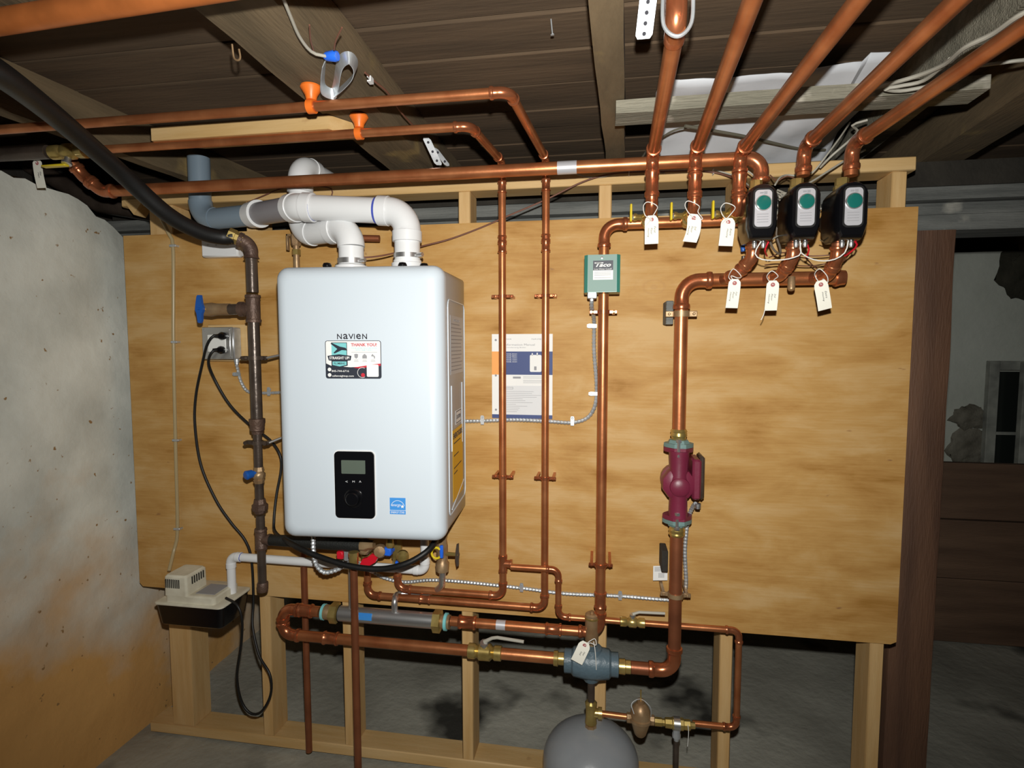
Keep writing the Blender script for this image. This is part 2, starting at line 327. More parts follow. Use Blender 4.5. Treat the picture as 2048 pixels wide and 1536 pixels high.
class Plane:
    """flat print surface: o origin, ex right, ey up, en outward"""
    def __init__(s, o, ex, ey, en): s.o = V(o); s.ex = V(ex); s.ey = V(ey); s.en = V(en)
    def uv(s, px, py):
        d = FW*FPX+RT*(px-1024)-UP*(py-768); t = (s.o-CAM).dot(s.en)/d.dot(s.en); p = CAM+d*t-s.o
        return p.dot(s.ex), p.dot(s.ey)
    def poly(s, mb, pts, h0, h1): return mb.prism(pts, s.o+s.en*h0, s.ex, s.ey, s.en*(h1-h0))
    def rect(s, mb, u0, v0, u1, v1, h0, h1, rad=0):
        if rad <= 0: return s.poly(mb, [(u0, v0), (u1, v0), (u1, v1), (u0, v1)], h0, h1)
        return s.poly(mb, rrect(u0, v0, u1, v1, rad), h0, h1)
    def text(s, mb, t, u, v, w=None, h=None, h0=.0002, h1=.0005, rot=0, **k):
        vs, fs = text(t, w, h, **k); c, sn = math.cos(rot), math.sin(rot)
        mb.add([tuple(s.o+s.ex*(u+x*c-y*sn)+s.ey*(v+x*sn+y*c)+s.en*(h1 if z else h0)) for x, y, z in vs], fs)
def rrect(u0, v0, u1, v1, r, n=5):
    out = []
    for cx, cy, a0 in ((u1-r, v1-r, 0), (u0+r, v1-r, 90), (u0+r, v0+r, 180), (u1-r, v0+r, 270)):
        for i in range(n+1): a = math.radians(a0+90*i/n); out.append((cx+r*math.cos(a), cy+r*math.sin(a)))
    return out
def circ(u, v, r, n=20, a0=0, a1=360): return [(u+r*math.cos(math.radians(a0+(a1-a0)*i/n)), v+r*math.sin(math.radians(a0+(a1-a0)*i/n))) for i in range(n if a1-a0 == 360 else n+1)]

# ============================================================ SETTING
# floor
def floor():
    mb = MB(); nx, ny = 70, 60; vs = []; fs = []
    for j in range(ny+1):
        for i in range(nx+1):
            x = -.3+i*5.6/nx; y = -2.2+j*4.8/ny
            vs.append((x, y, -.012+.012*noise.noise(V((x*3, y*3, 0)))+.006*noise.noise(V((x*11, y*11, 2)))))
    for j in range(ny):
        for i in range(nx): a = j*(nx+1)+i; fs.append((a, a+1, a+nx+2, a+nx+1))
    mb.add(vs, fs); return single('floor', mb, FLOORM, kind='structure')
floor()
def wall_left():
    mb = MB(); ny, nz = 130, 70; vs = []; fs = []
    for j in range(ny+1):
        y = -2.0+j*4.3/ny
        top = 1.885+.02*noise.noise(V((y*9, 1, 0)))+.012*noise.noise(V((y*30, 5, 0)))
        if y > -.10: top -= min(.12, (y+.10)*.55)
        for i in range(nz+3):
            if i <= nz: z = top*i/nz-.02*(1-i/nz); x = -.055+.022*noise.noise(V((y*2.2, z*2.2, 3)))+.006*noise.noise(V((y*9, z*9, 8)))-(.03*max(0, i/nz-.93)/.07)**1*.8
            elif i == nz+1: x = -.12; z = top+.01
            else: x = -.5; z = top+.012
            vs.append((x, y, z))
    m = nz+3
    for j in range(ny):
        for i in range(m-1): a = j*m+i; fs.append((a, a+1, a+m+1, a+m))
    mb.add(vs, fs); o = single('wall_left', mb, LIME, kind='structure'); return o
wall_left()
# far wall
def wall_far():
    mb = MB(); nx, nz = 110, 50; vs = []; fs = []
    hole = P(2045, 545, Y=2.2)
    for i in range(nx+1):
        for k in range(nz+1):
            x = -.5+i*6.2/nx; z = -.03+k*2.0/nz; y = 2.2+.03*noise.noise(V((x*2, z*2, 6)))+.008*noise.noise(V((x*9, z*9, 1)))
            vs.append((x, y, z))
    for i in range(nx):
        for k in range(nz): a = i*(nz+1)+k; fs.append((a, a+1, a+nz+2, a+nz+1))
    mb.add(vs, fs); return single('wall_back', mb, FARWALL, kind='structure')
wall_far()
mb = MB().box((5.2, -2.2, -.03), (5.3, 2.3, 2.1)); single('wall_right', mb, STONE, kind='structure')
mb = MB().box((-.6, -2.0, 1.7), (-.5, 2.3, 2.12)); single('trim_1', mb, DARK, kind='structure')
mb = MB().box((-.6, 2.28, 1.6), (5.3, 2.34, 2.12)); single('trim_2', mb, DARK, kind='structure')
# ceiling: subfloor planks and joists
CZ = 2.09
ce = Thing('ceiling', None, None, (2.2, 0, CZ), kind='structure')
y = -1.7; k = 0
while y < 2.3:
    wd = random.uniform(.125, .165); dz = random.uniform(0, .006)
    ce.part('plank', MB().box((-.6, y+.002, CZ+dz), (5.3, y+wd-.003, CZ+.022+dz), .003), PLANK); y += wd; k += 1
def joist(x0, x1, z0=1.97, y0=-1.7, y1=2.28, skew=0, m=OLDWOOD):
    mb = MB(); R = []
    for i in range(40):
        t = i/39; yy = y0+(y1-y0)*t; q = skew*yy; a = .004*noise.noise(V((yy*6, x0, 0))); b = .004*noise.noise(V((yy*5, x1, 3)))
        R.append([(x0+q+a, yy, z0+b), (x1+q+b, yy, z0+a), (x1+q+a, yy, CZ+.002), (x0+q+b, yy, CZ+.002)])
    ce.part('joist', mb.rings(R), m)
joist(.917, 1.062); joist(.16, .205, skew=.07); joist(1.607, 1.664, skew=.045); joist(2.33, 2.385, 1.975, skew=.05, m=GREYB); joist(2.56, 2.68, 1.97, skew=.09); joist(3.25, 3.33); joist(4.1, 4.2)
# board and copper pipe crossing under the joists at the very top
ga = P(0, 70, Z=1.93); gb_ = P(430, 4, Z=1.93); gs = (gb_.y-ga.y)/(gb_.x-ga.x)
mb = MB().box((-.5, -.085, 1.93), (1.56, 0, 1.966), .004); mb.v = [V((p.x, p.y+ga.y+gs*(p.x-ga.x), p.z)) for p in mb.v]
single('furring_board', mb, OLDWOOD, 'dull brown board under the joists along the upper left picture edge', 'board')
ga = P(0, 44, Z=1.91); T = Thing('copper_pipe', 'reddish copper pipe clipped under the board in the upper left corner', 'pipe', ga)
T.part('pipe', MB().sweep([(-.5, ga.y+gs*(-.5-ga.x), 1.91), (1.56, ga.y+gs*(1.56-ga.x), 1.91)], .0185, 20), mat('reddish_copper', (.62, .19, .05), .4, .5, vary=.15, scale=20))
# grey beam behind the stud wall
gb = Thing('support_beam', 'long weathered grey timber beam behind the stud wall, resting on the brown post', 'beam', (2.2, .26, 1.745))
zb = 1.745
for h, y0 in ((.048, .215), (.036, .235), (.040, .21)):
    mb = MB(); R = []
    for i in range(60):
        x = -.3+5.4*i/59; a = .004*noise.noise(V((x*5, zb*9, 1)))
        R.append([(x, y0+a, zb+a*.5), (x, .36, zb), (x, .36, zb+h), (x, y0+a*2, zb+h-.002+a*.5)])
    gb.part('plank', mb.rings(R), GREYWOOD); zb += h+.003
mb = MB().box((-.3, .27, zb+.012), (5.1, .36, 1.965)); gb.part('rim_board', mb, DARK)
# post
def post():
    mb = MB(); R = []
    for i in range(30):
        z = 1.745*i/29; a = .004*noise.noise(V((z*4, 0, 1))); R.append(rr3(2.525+a, .21, 2.655+a, .345, z))
    mb.rings(R); return single('timber_post', mb, REDWOOD, 'dark reddish brown timber post standing right of the plywood under the grey beam', 'post')
def rr3(x0, y0, x1, y1, z, r=.006): return [(u, v, z) for u, v in rrect(x0, y0, x1, y1, r, 2)]
post()
# dark brown partition boards beyond
pb = Thing('board_partition', 'low dark brown board partition on the floor beyond the brown post', 'partition', (3.6, 1.16, 0))
for z0, z1 in ((0, .305), (.308, .585), (.592, .855)): pb.part('board', MB().box((2.75, 1.14, z0), (5.1, 1.175, z1), .003), BROWNB)
pb.part('cleat', MB().box((2.9, 1.175, 0), (2.98, 1.215, .84), .003), BROWNB); pb.part('cleat', MB().box((4.4, 1.175, 0), (4.48, 1.215, .84), .003), BROWNB)
# storm windows leaning on the far wall
def storm(x0, x1, y, z1, name, lab, bars):
    T = Thing(name, lab, 'window frame', ((x0+x1)/2, y, 0)); f = .055; z0 = .0
    mb = MB().box((x0, y-.02, z0), (x0+f, y+.02, z1), .003).box((x1-f, y-.02, z0), (x1, y+.02, z1), .003).box((x0+f, y-.02, z1-f), (x1-f, y+.02, z1), .003).box((x0+f, y-.02, z0), (x1-f, y+.02, z0+f), .003)
    T.part('frame', mb, FRAMEP)
    for z in bars: T.part('glazing_bar', MB().box((x0+f, y-.012, z-.009), (x1-f, y+.012, z+.009)), FRAMEP)
    zs = [z0+f]+list(bars)+[z1-f]
    for a, b in zip(zs, zs[1:]): T.part('pane', MB().box((x0+f, y-.003, a+.009), (x1-f, y+.003, b-.009)), GLASSD)
xw = P(1972, 800, Y=2.1).x
storm(xw, xw+.5, 2.10, 1.30, 'storm_window', 'pale narrow window frame leaning behind a wider one at the far wall', (.86,))
storm(xw+.13, xw+.95, 2.02, 1.295, 'storm_window', 'pale window frame with dark panes in front, cut by the right picture edge', (.86, .43))
# bare stones in the far wall, plus a lump standing for a dark hole
def lump(c, r, seed, flat=.35):
    mb = MB(); R = []
    for i in range(1, 18):
        th = math.pi*i/18; ring = []
        for j in range(28):
            ph = 2*math.pi*j/28; d = V((math.cos(ph)*math.sin(th), math.cos(th)*flat*1.2, math.sin(ph)*math.sin(th))); q = 1+.35*noise.noise(d*2.2+V((seed, 0, 0)))+.18*noise.noise(d*6+V((seed, 4, 0)))
            ring.append((c[0]+d.x*r[0]*q, c[1]+d.y*r[1]*q, c[2]+d.z*r[2]*q))
        R.append(ring)
    return mb.rings(R)
c = P(1938, 835, Y=2.18); single('wall_stone_or_hole', lump(c, (.10, .045, .075), 3), STONE, 'bare grey stone showing in the far wall left of the window frames', 'stone')
c = P(1938, 893, Y=2.18); single('wall_stone_or_hole', lump(c, (.115, .04, .12), 9), STONE, 'larger bare stone low in the far wall left of the window frames', 'stone')
c = P(2050, 545, Y=2.18); single('wall_stone_or_hole', lump(c, (.15, .05, .17), 5), mat('dark_hole_lump', (.075, .07, .05), .95, col2=(.03, .03, .02), scale=9, bump=.8, bscale=40), 'dark lump standing for a hole high in the far wall at the right picture edge', 'stone')  # lump stands for a hole, its darkness put into the colour
# ============================================================ PLYWOOD AND STUD WALL
mb = MB(); poly = [(0.0, .012), (.012, 0), (2.425, 0), (2.44, .008), (2.44, 1.22), (.004, 1.22)]
mb.prism(poly, (0, 0, .55), (1, 0, 0), (0, 0, 1), (0, .012, 0))
ply = build('plywood_panel', mb, PLY)
for v_ in ply.data.vertices: v_.co.z -= .55
ply.location = (0, 0, .55); ply['label'] = 'large tan plywood sheet with swirling grain carrying all the pipework'; ply['category'] = 'panel'
SW = Thing('stud_wall', 'new pale pine stud wall frame behind the plywood sheet', 'frame', (1.2, .055, 0))
def stud(x0, x1, z0=.038, z1=1.869, y0=.0125, y1=.1):
    SW.part('stud', MB().box((x0, y0, z0), (x1, y1, z1), .003), PINE)
stud(.095, .183); stud(.452, .492); stud(.755, .793); stud(1.167, 1.205); stud(1.592, 1.630); stud(1.965, 2.003); stud(2.378, 2.416)
SW.part('top_plate', MB().box((-.01, .0125, 1.869), (2.437, .1, 1.907), .003), PINEH)
SW.part('bottom_plate', MB().box((.0, .0125, 0), (2.45, .1, .038), .003), PINEH)
# ============================================================ BOILER
BX, BZ, BW, BH, BB, BG = .752, .8905, .44, .711, .0695, .035
Mb = Matrix.Translation((BX, -BG, BZ)) @ Matrix.Rotation(BB, 4, 'Z')     # local: x right, -y outward, z up
BO = Thing('wall_boiler', 'white wall hung boiler with black control panel, mounted left of centre', 'boiler', Mb @ V((BW/2, 0, 0)))
def ring_r(ins, v, r=.03, n=5): return [(u, -v, z) for u, z in rrect(ins, ins, BW-ins, BH-ins, max(r-ins*.3, .012), n)]
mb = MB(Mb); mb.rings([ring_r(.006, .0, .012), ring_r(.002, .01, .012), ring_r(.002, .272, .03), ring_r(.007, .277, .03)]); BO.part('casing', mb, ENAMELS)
mb = MB(Mb); rs = [ring_r(.006, .275), ring_r(.0, .279), ring_r(.0, .290)]
for i in range(1, 8):
    a = math.radians(90*i/7); rs.append(ring_r(.036*(1-math.cos(a))**1, .290+.036*math.sin(a)))
mb.rings(rs); cover = BO.part('front_cover', mb, ENAMEL)
FV = .3262
F = Plane(Mb @ V((0, -FV, 0)), Mb.to_3x3() @ V((1, 0, 0)), (0, 0, 1), Mb.to_3x3() @ V((0, -1, 0)))
# logo
mb = MB(); u, v = F.uv(706, 673); x0 = u-.0415; gl = 'NaVIeN'
for ch, w_, h_ in (('N', .0125, .0135), ('a', .0125, .0135), ('V', .0135, .0135), ('I', .002, .0135), ('e', .0125, .0135), ('N', .0125, .0135)):
    F.text(mb, ch, x0+w_/2, v, w=w_, h=h_, h1=.0006, bold=.012); x0 += w_+(.0012 if ch in 'aV' and ch != 'N' else .0034)
BO.part('logo', mb, INK)
# control panel
u0, v0 = F.uv(673, 1034); u1, v1 = F.uv(749, 903); 
mb = MB(); F.rect(mb, u0-.003, v0-.003, u1+.003, v1+.003, 0, .0012, .014); BO.part('panel_bezel', mb, PVC)
mb = MB(); F.rect(mb, u0, v0, u1, v1, .001, .006, .011); cp = BO.part('control_panel', mb, BLACK, label='black panel with screen and dial')
a = F.uv(685, 946); b = F.uv(732, 920); mb = MB(); F.rect(mb, a[0], a[1], b[0], b[1], .006, .0068, .002); BO.part('screen', mb, LCD, cp)
c = F.uv(709, 995); mb = MB()
mb.lathe([(0, .0245), (.002, .0245), (.004, .022), (.004, .019), (.012, .0175), (.014, .015), (.0135, 0)], F.o+F.ex*c[0]+F.ey*c[1]+F.en*.006, F.en, 32); BO.part('dial', mb, BLACK, cp)
mb = MB()
for px, s_ in ((695, '<'), (709, 'M'), (722, '^')):
    q = F.uv(px, 962); F.text(mb, s_, q[0], q[1], w=.006, h=.0045, h0=.006, h1=.0064)
BO.part('button_icons', mb, LGREYINK, cp)
# energy label
a = F.uv(780, 1028); b = F.uv(811, 996); mb = MB(); F.rect(mb, a[0], a[1], b[0], b[1], .0002, .0006); es = BO.part('energy_label', mb, BLUEP, label='small square sky blue label with white arc')
W_ = b[0]-a[0]; H_ = b[1]-a[1]; mb = MB(); cu_, cv_ = (a[0]+b[0])/2, a[1]+H_*.42
out = circ(cu_, cv_, W_*.44, 16, 15, 165); inn = circ(cu_, cv_, W_*.415, 16, 15, 165)[::-1]
for i in range(16): F.poly(mb, [out[i], out[i+1], inn[15-i], inn[16-i]], .0005, .0009)
F.text(mb, 'energy', cu_-W_*.08, cv_+W_*.1, w=W_*.6, h=H_*.17, h0=.0005, h1=.0009, shear=.5)
st = []
for i in range(10):
    rr_ = W_*(.13 if i % 2 == 0 else .055); an = math.radians(90+36*i); st.append((cu_+W_*.3+rr_*math.cos(an), cv_+H_*.06+rr_*math.sin(an)))
F.poly(mb, st, .0005, .0009); F.rect(mb, a[0], a[1]+H_*.235, b[0], a[1]+H_*.255, .0005, .0009)
F.text(mb, 'ENERGY STAR', cu_, a[1]+H_*.12, w=W_*.86, h=H_*.13, h0=.0005, h1=.0009); BO.part('print', mb, PAPER, es)
# thank you sticker
a = F.uv(652, 757); b = F.uv(762, 681); W_ = b[0]-a[0]; H_ = b[1]-a[1]
def sx(t): return a[0]+W_*t
def sy(t): return b[1]-H_*t
mb = MB(); F.rect(mb, a[0], a[1], b[0], b[1], .0002, .0006, .006); sk = BO.part('service_sticker', mb, DARKP, label='plumber sticker with airplane badge, white, black and red')
mb = MB(); F.poly(mb, [(sx(.012), sy(.60)), (sx(.012), sy(.05)), (sx(.03), sy(.015)), (sx(.97), sy(.015)), (sx(.988), sy(.05)), (sx(.988), sy(.60)), (sx(.85), sy(.63)), (sx(.6), sy(.69)), (sx(.45), sy(.70)), (sx(.25), sy(.68)), (sx(.1), sy(.66))], .0005, .0008); BO.part('white_field', mb, PAPER, sk)
mb = MB(); F.poly(mb, [(sx(.988), sy(.60)), (sx(.988), sy(.66)), (sx(.8), sy(.69)), (sx(.6), sy(.73)), (sx(.5), sy(.71)), (sx(.6), sy(.685)), (sx(.85), sy(.625))], .0005, .0009); BO.part('red_swoosh', mb, REDP, sk); mb = MB()
F.text(mb, 'THANK YOU!', sx(.695), sy(.11), w=W_*.46, h=H_*.085, h0=.0007, h1=.0011, bold=.02)
BO.part('red_print', mb, REDP, sk); mb = MB(); F.poly(mb, circ(sx(.67), sy(.905), W_*.035), .0005, .0009); BO.part('red_spot', mb, REDP, sk)
mb = MB(); F.rect(mb, sx(.115), sy(.40), sx(.39), sy(.05), .0007, .0010); F.poly(mb, [(sx(.13), sy(.55)), (sx(.38), sy(.55)), (sx(.38), sy(.64)), (sx(.255), sy(.68)), (sx(.13), sy(.64))], .0011, .0014)
F.text(mb, 'YOUR HOME WAS SERVICED', sx(.695), sy(.20), w=W_*.46, h=H_*.03, h0=.0007, h1=.0010); F.text(mb, 'WITH CARE TODAY', sx(.695), sy(.25), w=W_*.30, h=H_*.03, h0=.0007, h1=.0010)
BO.part('teal_print', mb, TEAL, sk)
mb = MB()
F.poly(mb, [(sx(.04), sy(.40)), (sx(.25), sy(.36)), (sx(.47), sy(.40)), (sx(.455), sy(.52)), (sx(.40), sy(.53)), (sx(.40), sy(.66)), (sx(.255), sy(.71)), (sx(.11), sy(.66)), (sx(.11), sy(.53)), (sx(.06), sy(.52))], .0008, .0011)
F.poly(mb, [(sx(.10), sy(.08)), (sx(.12), sy(.06)), (sx(.27), sy(.16)), (sx(.37), sy(.19)), (sx(.40), sy(.26)), (sx(.30), sy(.25)), (sx(.17), sy(.34)), (sx(.15), sy(.32)), (sx(.22), sy(.22))], .001, .0013)
F.poly(mb, [(sx(.11), sy(.05)), (sx(.395), sy(.05)), (sx(.395), sy(.065)), (sx(.11), sy(.065))], .001, .0013); F.poly(mb, [(sx(.385), sy(.05)), (sx(.395), sy(.05)), (sx(.395), sy(.4)), (sx(.385), sy(.4))], .001, .0013)
F.text(mb, 'PLUMBING', sx(.255), sy(.60), w=W_*.2, h=H_*.055, h0=.0013, h1=.0017, bold=.01); F.rect(mb, sx(.47), sy(.305), sx(.93), sy(.30), .0007, .0010); BO.part('dark_print', mb, DARKP, sk)
mb = MB()
F.poly(mb, [(sx(.52), sy(.36)), (sx(.555), sy(.345)), (sx(.59), sy(.36)), (sx(.585), sy(.44)), (sx(.555), sy(.475)), (sx(.525), sy(.44))], .0007, .001)
F.poly(mb, [(sx(.665), sy(.47)), (sx(.665), sy(.40)), (sx(.705), sy(.345)), (sx(.745), sy(.40)), (sx(.745), sy(.47))], .0007, .001)
F.poly(mb, [(sx(.82), sy(.41)), (sx(.83), sy(.38)), (sx(.85), sy(.345)), (sx(.86), sy(.38)), (sx(.89), sy(.41)), (sx(.89), sy(.47)), (sx(.87), sy(.47)), (sx(.87), sy(.42))], .0007, .001)
for q in (.555, .705, .855): F.rect(mb, sx(q-.035), sy(.515), sx(q+.035), sy(.505), .0007, .001); F.rect(mb, sx(q-.04), sy(.55), sx(q+.04), sy(.54), .0007, .001)
BO.part('grey_icons', mb, GREYINK, sk)
mb = MB(); F.text(mb, 'STRAIGHT UP!', sx(.255), sy(.455), w=W_*.36, h=H_*.075, h0=.001, h1=.0016, bold=.02)
F.text(mb, '845-744-6716', sx(.265), sy(.80), w=W_*.31, h=H_*.05, h0=.0005, h1=.001, bold=.01); F.text(mb, 'callstraightup.com', sx(.31), sy(.935), w=W_*.39, h=H_*.06, h0=.0005, h1=.001, bold=.01)
BO.part('white_lettering', mb, PAPER, sk)
for q in (.76, .905): mb = MB(); F.poly(mb, circ(sx(.07), sy(q), W_*.032), .0005, .001); BO.part('icon_disc', mb, PAPER, sk)
mb = MB(); F.rect(mb, sx(.74), sy(.95), sx(.95), sy(.63), .0007, .0012, .003); BO.part('white_square', mb, PAPER, sk); mb = MB()
o_ = circ(sx(.66), sy(.84), W_*.09, 20, 60, 300); i_ = circ(sx(.66), sy(.84), W_*.083, 20, 60, 300)[::-1]
for i in range(20): F.poly(mb, [o_[i], o_[i+1], i_[19-i], i_[20-i]], .0005, .001)
BO.part('badge_ring', mb, PAPER, sk)
# side of boiler
Sd = Plane(Mb @ V((BW-.002, 0, 0)), Mb.to_3x3() @ V((0, 1, 0)), (0, 0, 1), Mb.to_3x3() @ V((1, 0, 0)))   # u from front(-) to back(0)
mb = MB()
def frame_strip(pl, mb, pts, w_, h): 
    for p, q in zip(pts, pts[1:]):
        p = V((*p, 0)); q = V((*q, 0)); d = (q-p).normalized(); n_ = V((-d.y, d.x, 0))*w_/2; pl.poly(mb, [tuple((p+n_)[:2]), tuple((q+n_)[:2]), tuple((q-n_)[:2]), tuple((p-n_)[:2])], 0, h)
c1 = rrect(-.255, .05, -.015, .63, .02); frame_strip(Sd, mb, c1+[c1[0]], .003, .0022); frame_strip(Sd, mb, [(-.215, .22), (-.215, .40)], .003, .002); frame_strip(Sd, mb, [(-.06, .22), (-.06, .40)], .003, .002)
frame_strip(Sd, mb, [(-.22, .06), (-.04, .10)], .003, .002); BO.part('pressed_rib', mb, ENAMEL)
mb = MB(); Sd.rect(mb, -.225, .43, -.035, .59, .0003, .0007); rp = BO.part('rating_plate', mb, ENAMELS)
mb = MB()
for i in range(13): Sd.rect(mb, -.215, .44+i*.0105, -.215+random.uniform(.12, .17), .4425+i*.0105, .0006, .0009)
Sd.text(mb, 'MODEL', -.13, .578, w=.09, h=.007, h0=.0006, h1=.001); BO.part('print', mb, GREYINK, rp)
mb = MB(); Sd.rect(mb, -.205, .075, -.055, .275, .0004, .0009); eg = BO.part('energy_guide', mb, YELLOWP, label='yellow efficiency label on the side')
mb = MB(); Sd.text(mb, 'ENERGYGUIDE', -.13, .257, w=.135, h=.016, h0=.0008, h1=.0013, bold=.02)
for z, w_ in ((.235, .1), (.20, .07), (.165, .11), (.15, .05)): Sd.rect(mb, -.19, z, -.19+w_, z+.003, .0008, .0011)
BO.part('print', mb, INK, eg)
mb = MB(); Sd.rect(mb, -.16, .285, -.075, .325, .0004, .0009); wl = BO.part('warning_label', mb, PAPER)
mb = MB(); frame_strip(Sd, mb, [(-.155, .289), (-.08, .289), (-.08, .321), (-.155, .321), (-.155, .289)], .002, .0013); BO.part('border', mb, INK, wl); mb = MB(); Sd.text(mb, 'CAUTION', -.118, .305, w=.06, h=.012, h0=.0008, h1=.0013); BO.part('print', mb, INK, wl)
# top knobs, ports, bottom
Rv = Mb.to_3x3()
def bl(px, py, v):   # world point on boiler depth v
    pl = Plane(Mb @ V((0, -v, 0)), F.ex, (0, 0, 1), F.en); u, z = pl.uv(px, py); return Mb @ V((u, -v, z))
for px, v in ((654, .27), (805, .26), (848, .24)):
    p = bl(px, 524, v); p.z = BZ+BH-.001; BO.part('clip', MB().lathe([(0, .010), (.008, .012), (.014, .009), (.016, 0)], p, (0, 0, 1), 12), BLACK)
mb = MB(Mb); mb.box((.02, -.02, -.012), (.42, -.26, .002), .003); BO.part('base_plate', mb, BLACKM)
# ============================================================ VENT PIPES
def pvc_elbow(T, pts, r, R, m=PVC, sock=.03, s0=True, s1=True):
    pts = [V(p) for p in pts]; d1 = (pts[1]-pts[0]).normalized(); d2 = (pts[2]-pts[1]).normalized(); a, t = arc(pts[1], d1, d2, R, 10)
    P_ = []; R_ = []
    if s0: P_ += [a[0]-d1*sock, a[0]-d1*(sock-.001), a[0]-d1*.002, a[0]-d1*.001]; R_ += [r*1.10, r*1.16, r*1.16, r*1.10]
    P_ += a; R_ += [r*1.08]*len(a)
    if s1: P_ += [a[-1]+d2*.001, a[-1]+d2*.002, a[-1]+d2*(sock-.001), a[-1]+d2*sock]; R_ += [r*1.10, r*1.16, r*1.16, r*1.10]
    return T.part('elbow', MB().sweep(P_, R_, 28), m), a, t
VR = .0345
EX = Thing('exhaust_vent_pipe', 'white vent pipe from right top port of the boiler, running left to a grey elbow', 'pipe', P(815, 515, Y=-.2))
q0 = P(815, 520, Y=-.2); q0.z = BZ+BH-.001; q1 = P(812, 426, Y=-.2); q2 = P(598, 411, Y=-.2); q1 = V((q0.x, -.2, P(812, 424, Y=-.2).z)); q2.z = P(600, 414, Y=-.2).z; q1b = V(q1)
q3 = P(505, 430, Y=-.07); q4 = P(402, 432, Y=-.03); q4.z = q3.z; q5 = V((q4.x, -.03, 2.0))
_, aa, ta = pvc_elbow(EX, [q0, q1, q2], VR, .055)
_, ab, tb = pvc_elbow(EX, [q1, q2, q3], VR, .055)
mb = MB().sweep([aa[-1], ab[0]], VR, 28); EX.part('pipe', mb, PVC)
EX.part('pipe', MB().sweep([q0, aa[0]], VR, 28), PVC)
EX.part('port_collar', MB().lathe([(0, VR*1.25), (.022, VR*1.25), (.024, VR*1.1), (.03, VR*1.1), (.03, VR)], q0, (0, 0, 1), 24), PVC)
EX.part('hose_clamp', MB().lathe([(.036, VR*1.02), (.036, VR*1.10), (.048, VR*1.10), (.048, VR*1.02)], q0, (0, 0, 1), 28).lathe([(-.008, .006), (.012, .006)], q0+V((VR*1.15, -.02, .042)), (1, -.4, 0), 10), STEEL)
d = (q3-q2).normalized(); e = q3-d*.035
EX.part('pipe', MB().sweep([ab[-1], e], VR*.98, 28), PVCG2, label='grey pipe section')
EX.part('pipe_collar', MB().lathe([(0, VR*1.05), (.001, VR*1.2), (.014, VR*1.2), (.016, VR*1.12), (.05, VR*1.12), (.052, VR*.95)], q3-d*.045, d, 28), PVC)
_, ac, tc_ = pvc_elbow(EX, [q3, q4, q5], VR*.95, .06, PVCG, s0=False, s1=False)
EX.part('pipe', MB().sweep([q3+d*.002, ac[0]], VR*.95, 28), PVCG, label='blue grey pipe section'); EX.part('pipe', MB().sweep([ac[-1], q5], VR*.95, 28), PVCG)
for c, dd in ((aa[-1]+(q2-q1).normalized()*.03, q2-q1), (ab[0]-(q2-q1).normalized()*.03, q2-q1), (q3+d*.008, d)):
    EX.part('primer_ring', MB().lathe([(0, VR*.99), (.0, VR*1.03), (.007, VR*1.03), (.007, VR*.99)], c, dd, 28), PURPLE)
IN = Thing('intake_vent_pipe', 'white vent pipe from left boiler port, rising behind the long copper pipe', 'pipe', P(705, 515, Y=-.17))
p0 = P(703, 520, Y=-.19); p0.z = BZ+BH-.001; p1 = V((p0.x, -.19, P(703, 455, Y=-.19).z)); p2 = P(603, 468, Y=-.10); p2.z = p1.z+.004; p3 = V((p2.x, -.10, P(603, 330, Y=-.10).z)); p4 = p3+V((.02, .7, 0))
_, aa, t_ = pvc_elbow(IN, [p0, p1, p2], VR, .055, s0=False)
_, ab, t_ = pvc_elbow(IN, [p1, p2, p3], VR, .055, s0=False)
IN.part('pipe', MB().sweep([aa[-1], ab[0]], VR, 28), PVC); IN.part('pipe', MB().sweep([p0, aa[0]], VR, 28), PVC)
_, ac, t_ = pvc_elbow(IN, [p2, p3, p4], VR*.93, .05)
IN.part('pipe', MB().sweep([ab[-1], ac[0]], VR*.93, 28), PVC); IN.part('pipe', MB().sweep([ac[-1], p4], VR*.93, 28), PVC)
IN.part('port_collar', MB().lathe([(0, VR*1.3), (.02, VR*1.3), (.022, VR*1.1), (.026, VR)], p0, (0, 0, 1), 24), PVC)
IN.part('hose_clamp', MB().lathe([(.026, VR*1.03), (.026, VR*1.12), (.040, VR*1.12), (.040, VR*1.03)], p0, (0, 0, 1), 28).lathe([(-.008, .006), (.012, .006)], p0+V((VR*1.15, -.02, .033)), (1, -.4, 0), 10), STEEL)
# relief valve behind boiler top left
T = Thing('relief_valve', 'old brass relief valve with copper stub behind the top left of the boiler', 'valve', P(592, 525, Y=-.08))
c = P(592, 480, Y=-.08); b0 = V((c.x, c.y, BZ+BH-.02))
T.part('stem_pipe', MB().sweep([b0, c], .0095, 16), BRONZE); T.part('valve_body', MB().lathe([(-.018, .013), (-.01, .016), (.012, .017), (.02, .012)], c, (0, 0, 1), 6), BRONZE)
T.part('nut', MB().lathe([(0, .013), (.016, .013)], c+V((0, 0, -.045)), (0, 0, 1), 6), BRASS)
T.part('arm', MB().sweep([c+V((0, 0, .004)), c+V((.085, .0, .006))], .0105, 16), BRONZE)
T.part('lever', MB().box(c+V((-.030, -.006, .012)), c+V((.0, .006, .018)), .001).box(c+V((-.030, -.006, -.03)), c+V((-.024, .006, .018)), .001), BRONZE)
T.part('pipe', MB().sweep([c+V((.085, 0, .006)), c+V((.26, .02, .0))], .010, 16), COPPERD)
T = Thing('bleed_valve', 'small brass bleed fitting with wire loop beside the left top port of the boiler', 'valve', P(680, 520, Y=-.11))
c = P(676, 522, Y=-.11); c.z = BZ+BH-.03
T.part('valve_body', MB().lathe([(0, .009), (.03, .009), (.03, .013), (.045, .013), (.045, .008), (.06, .011), (.068, .008)], c, (0, 0, 1), 12), BRASS)
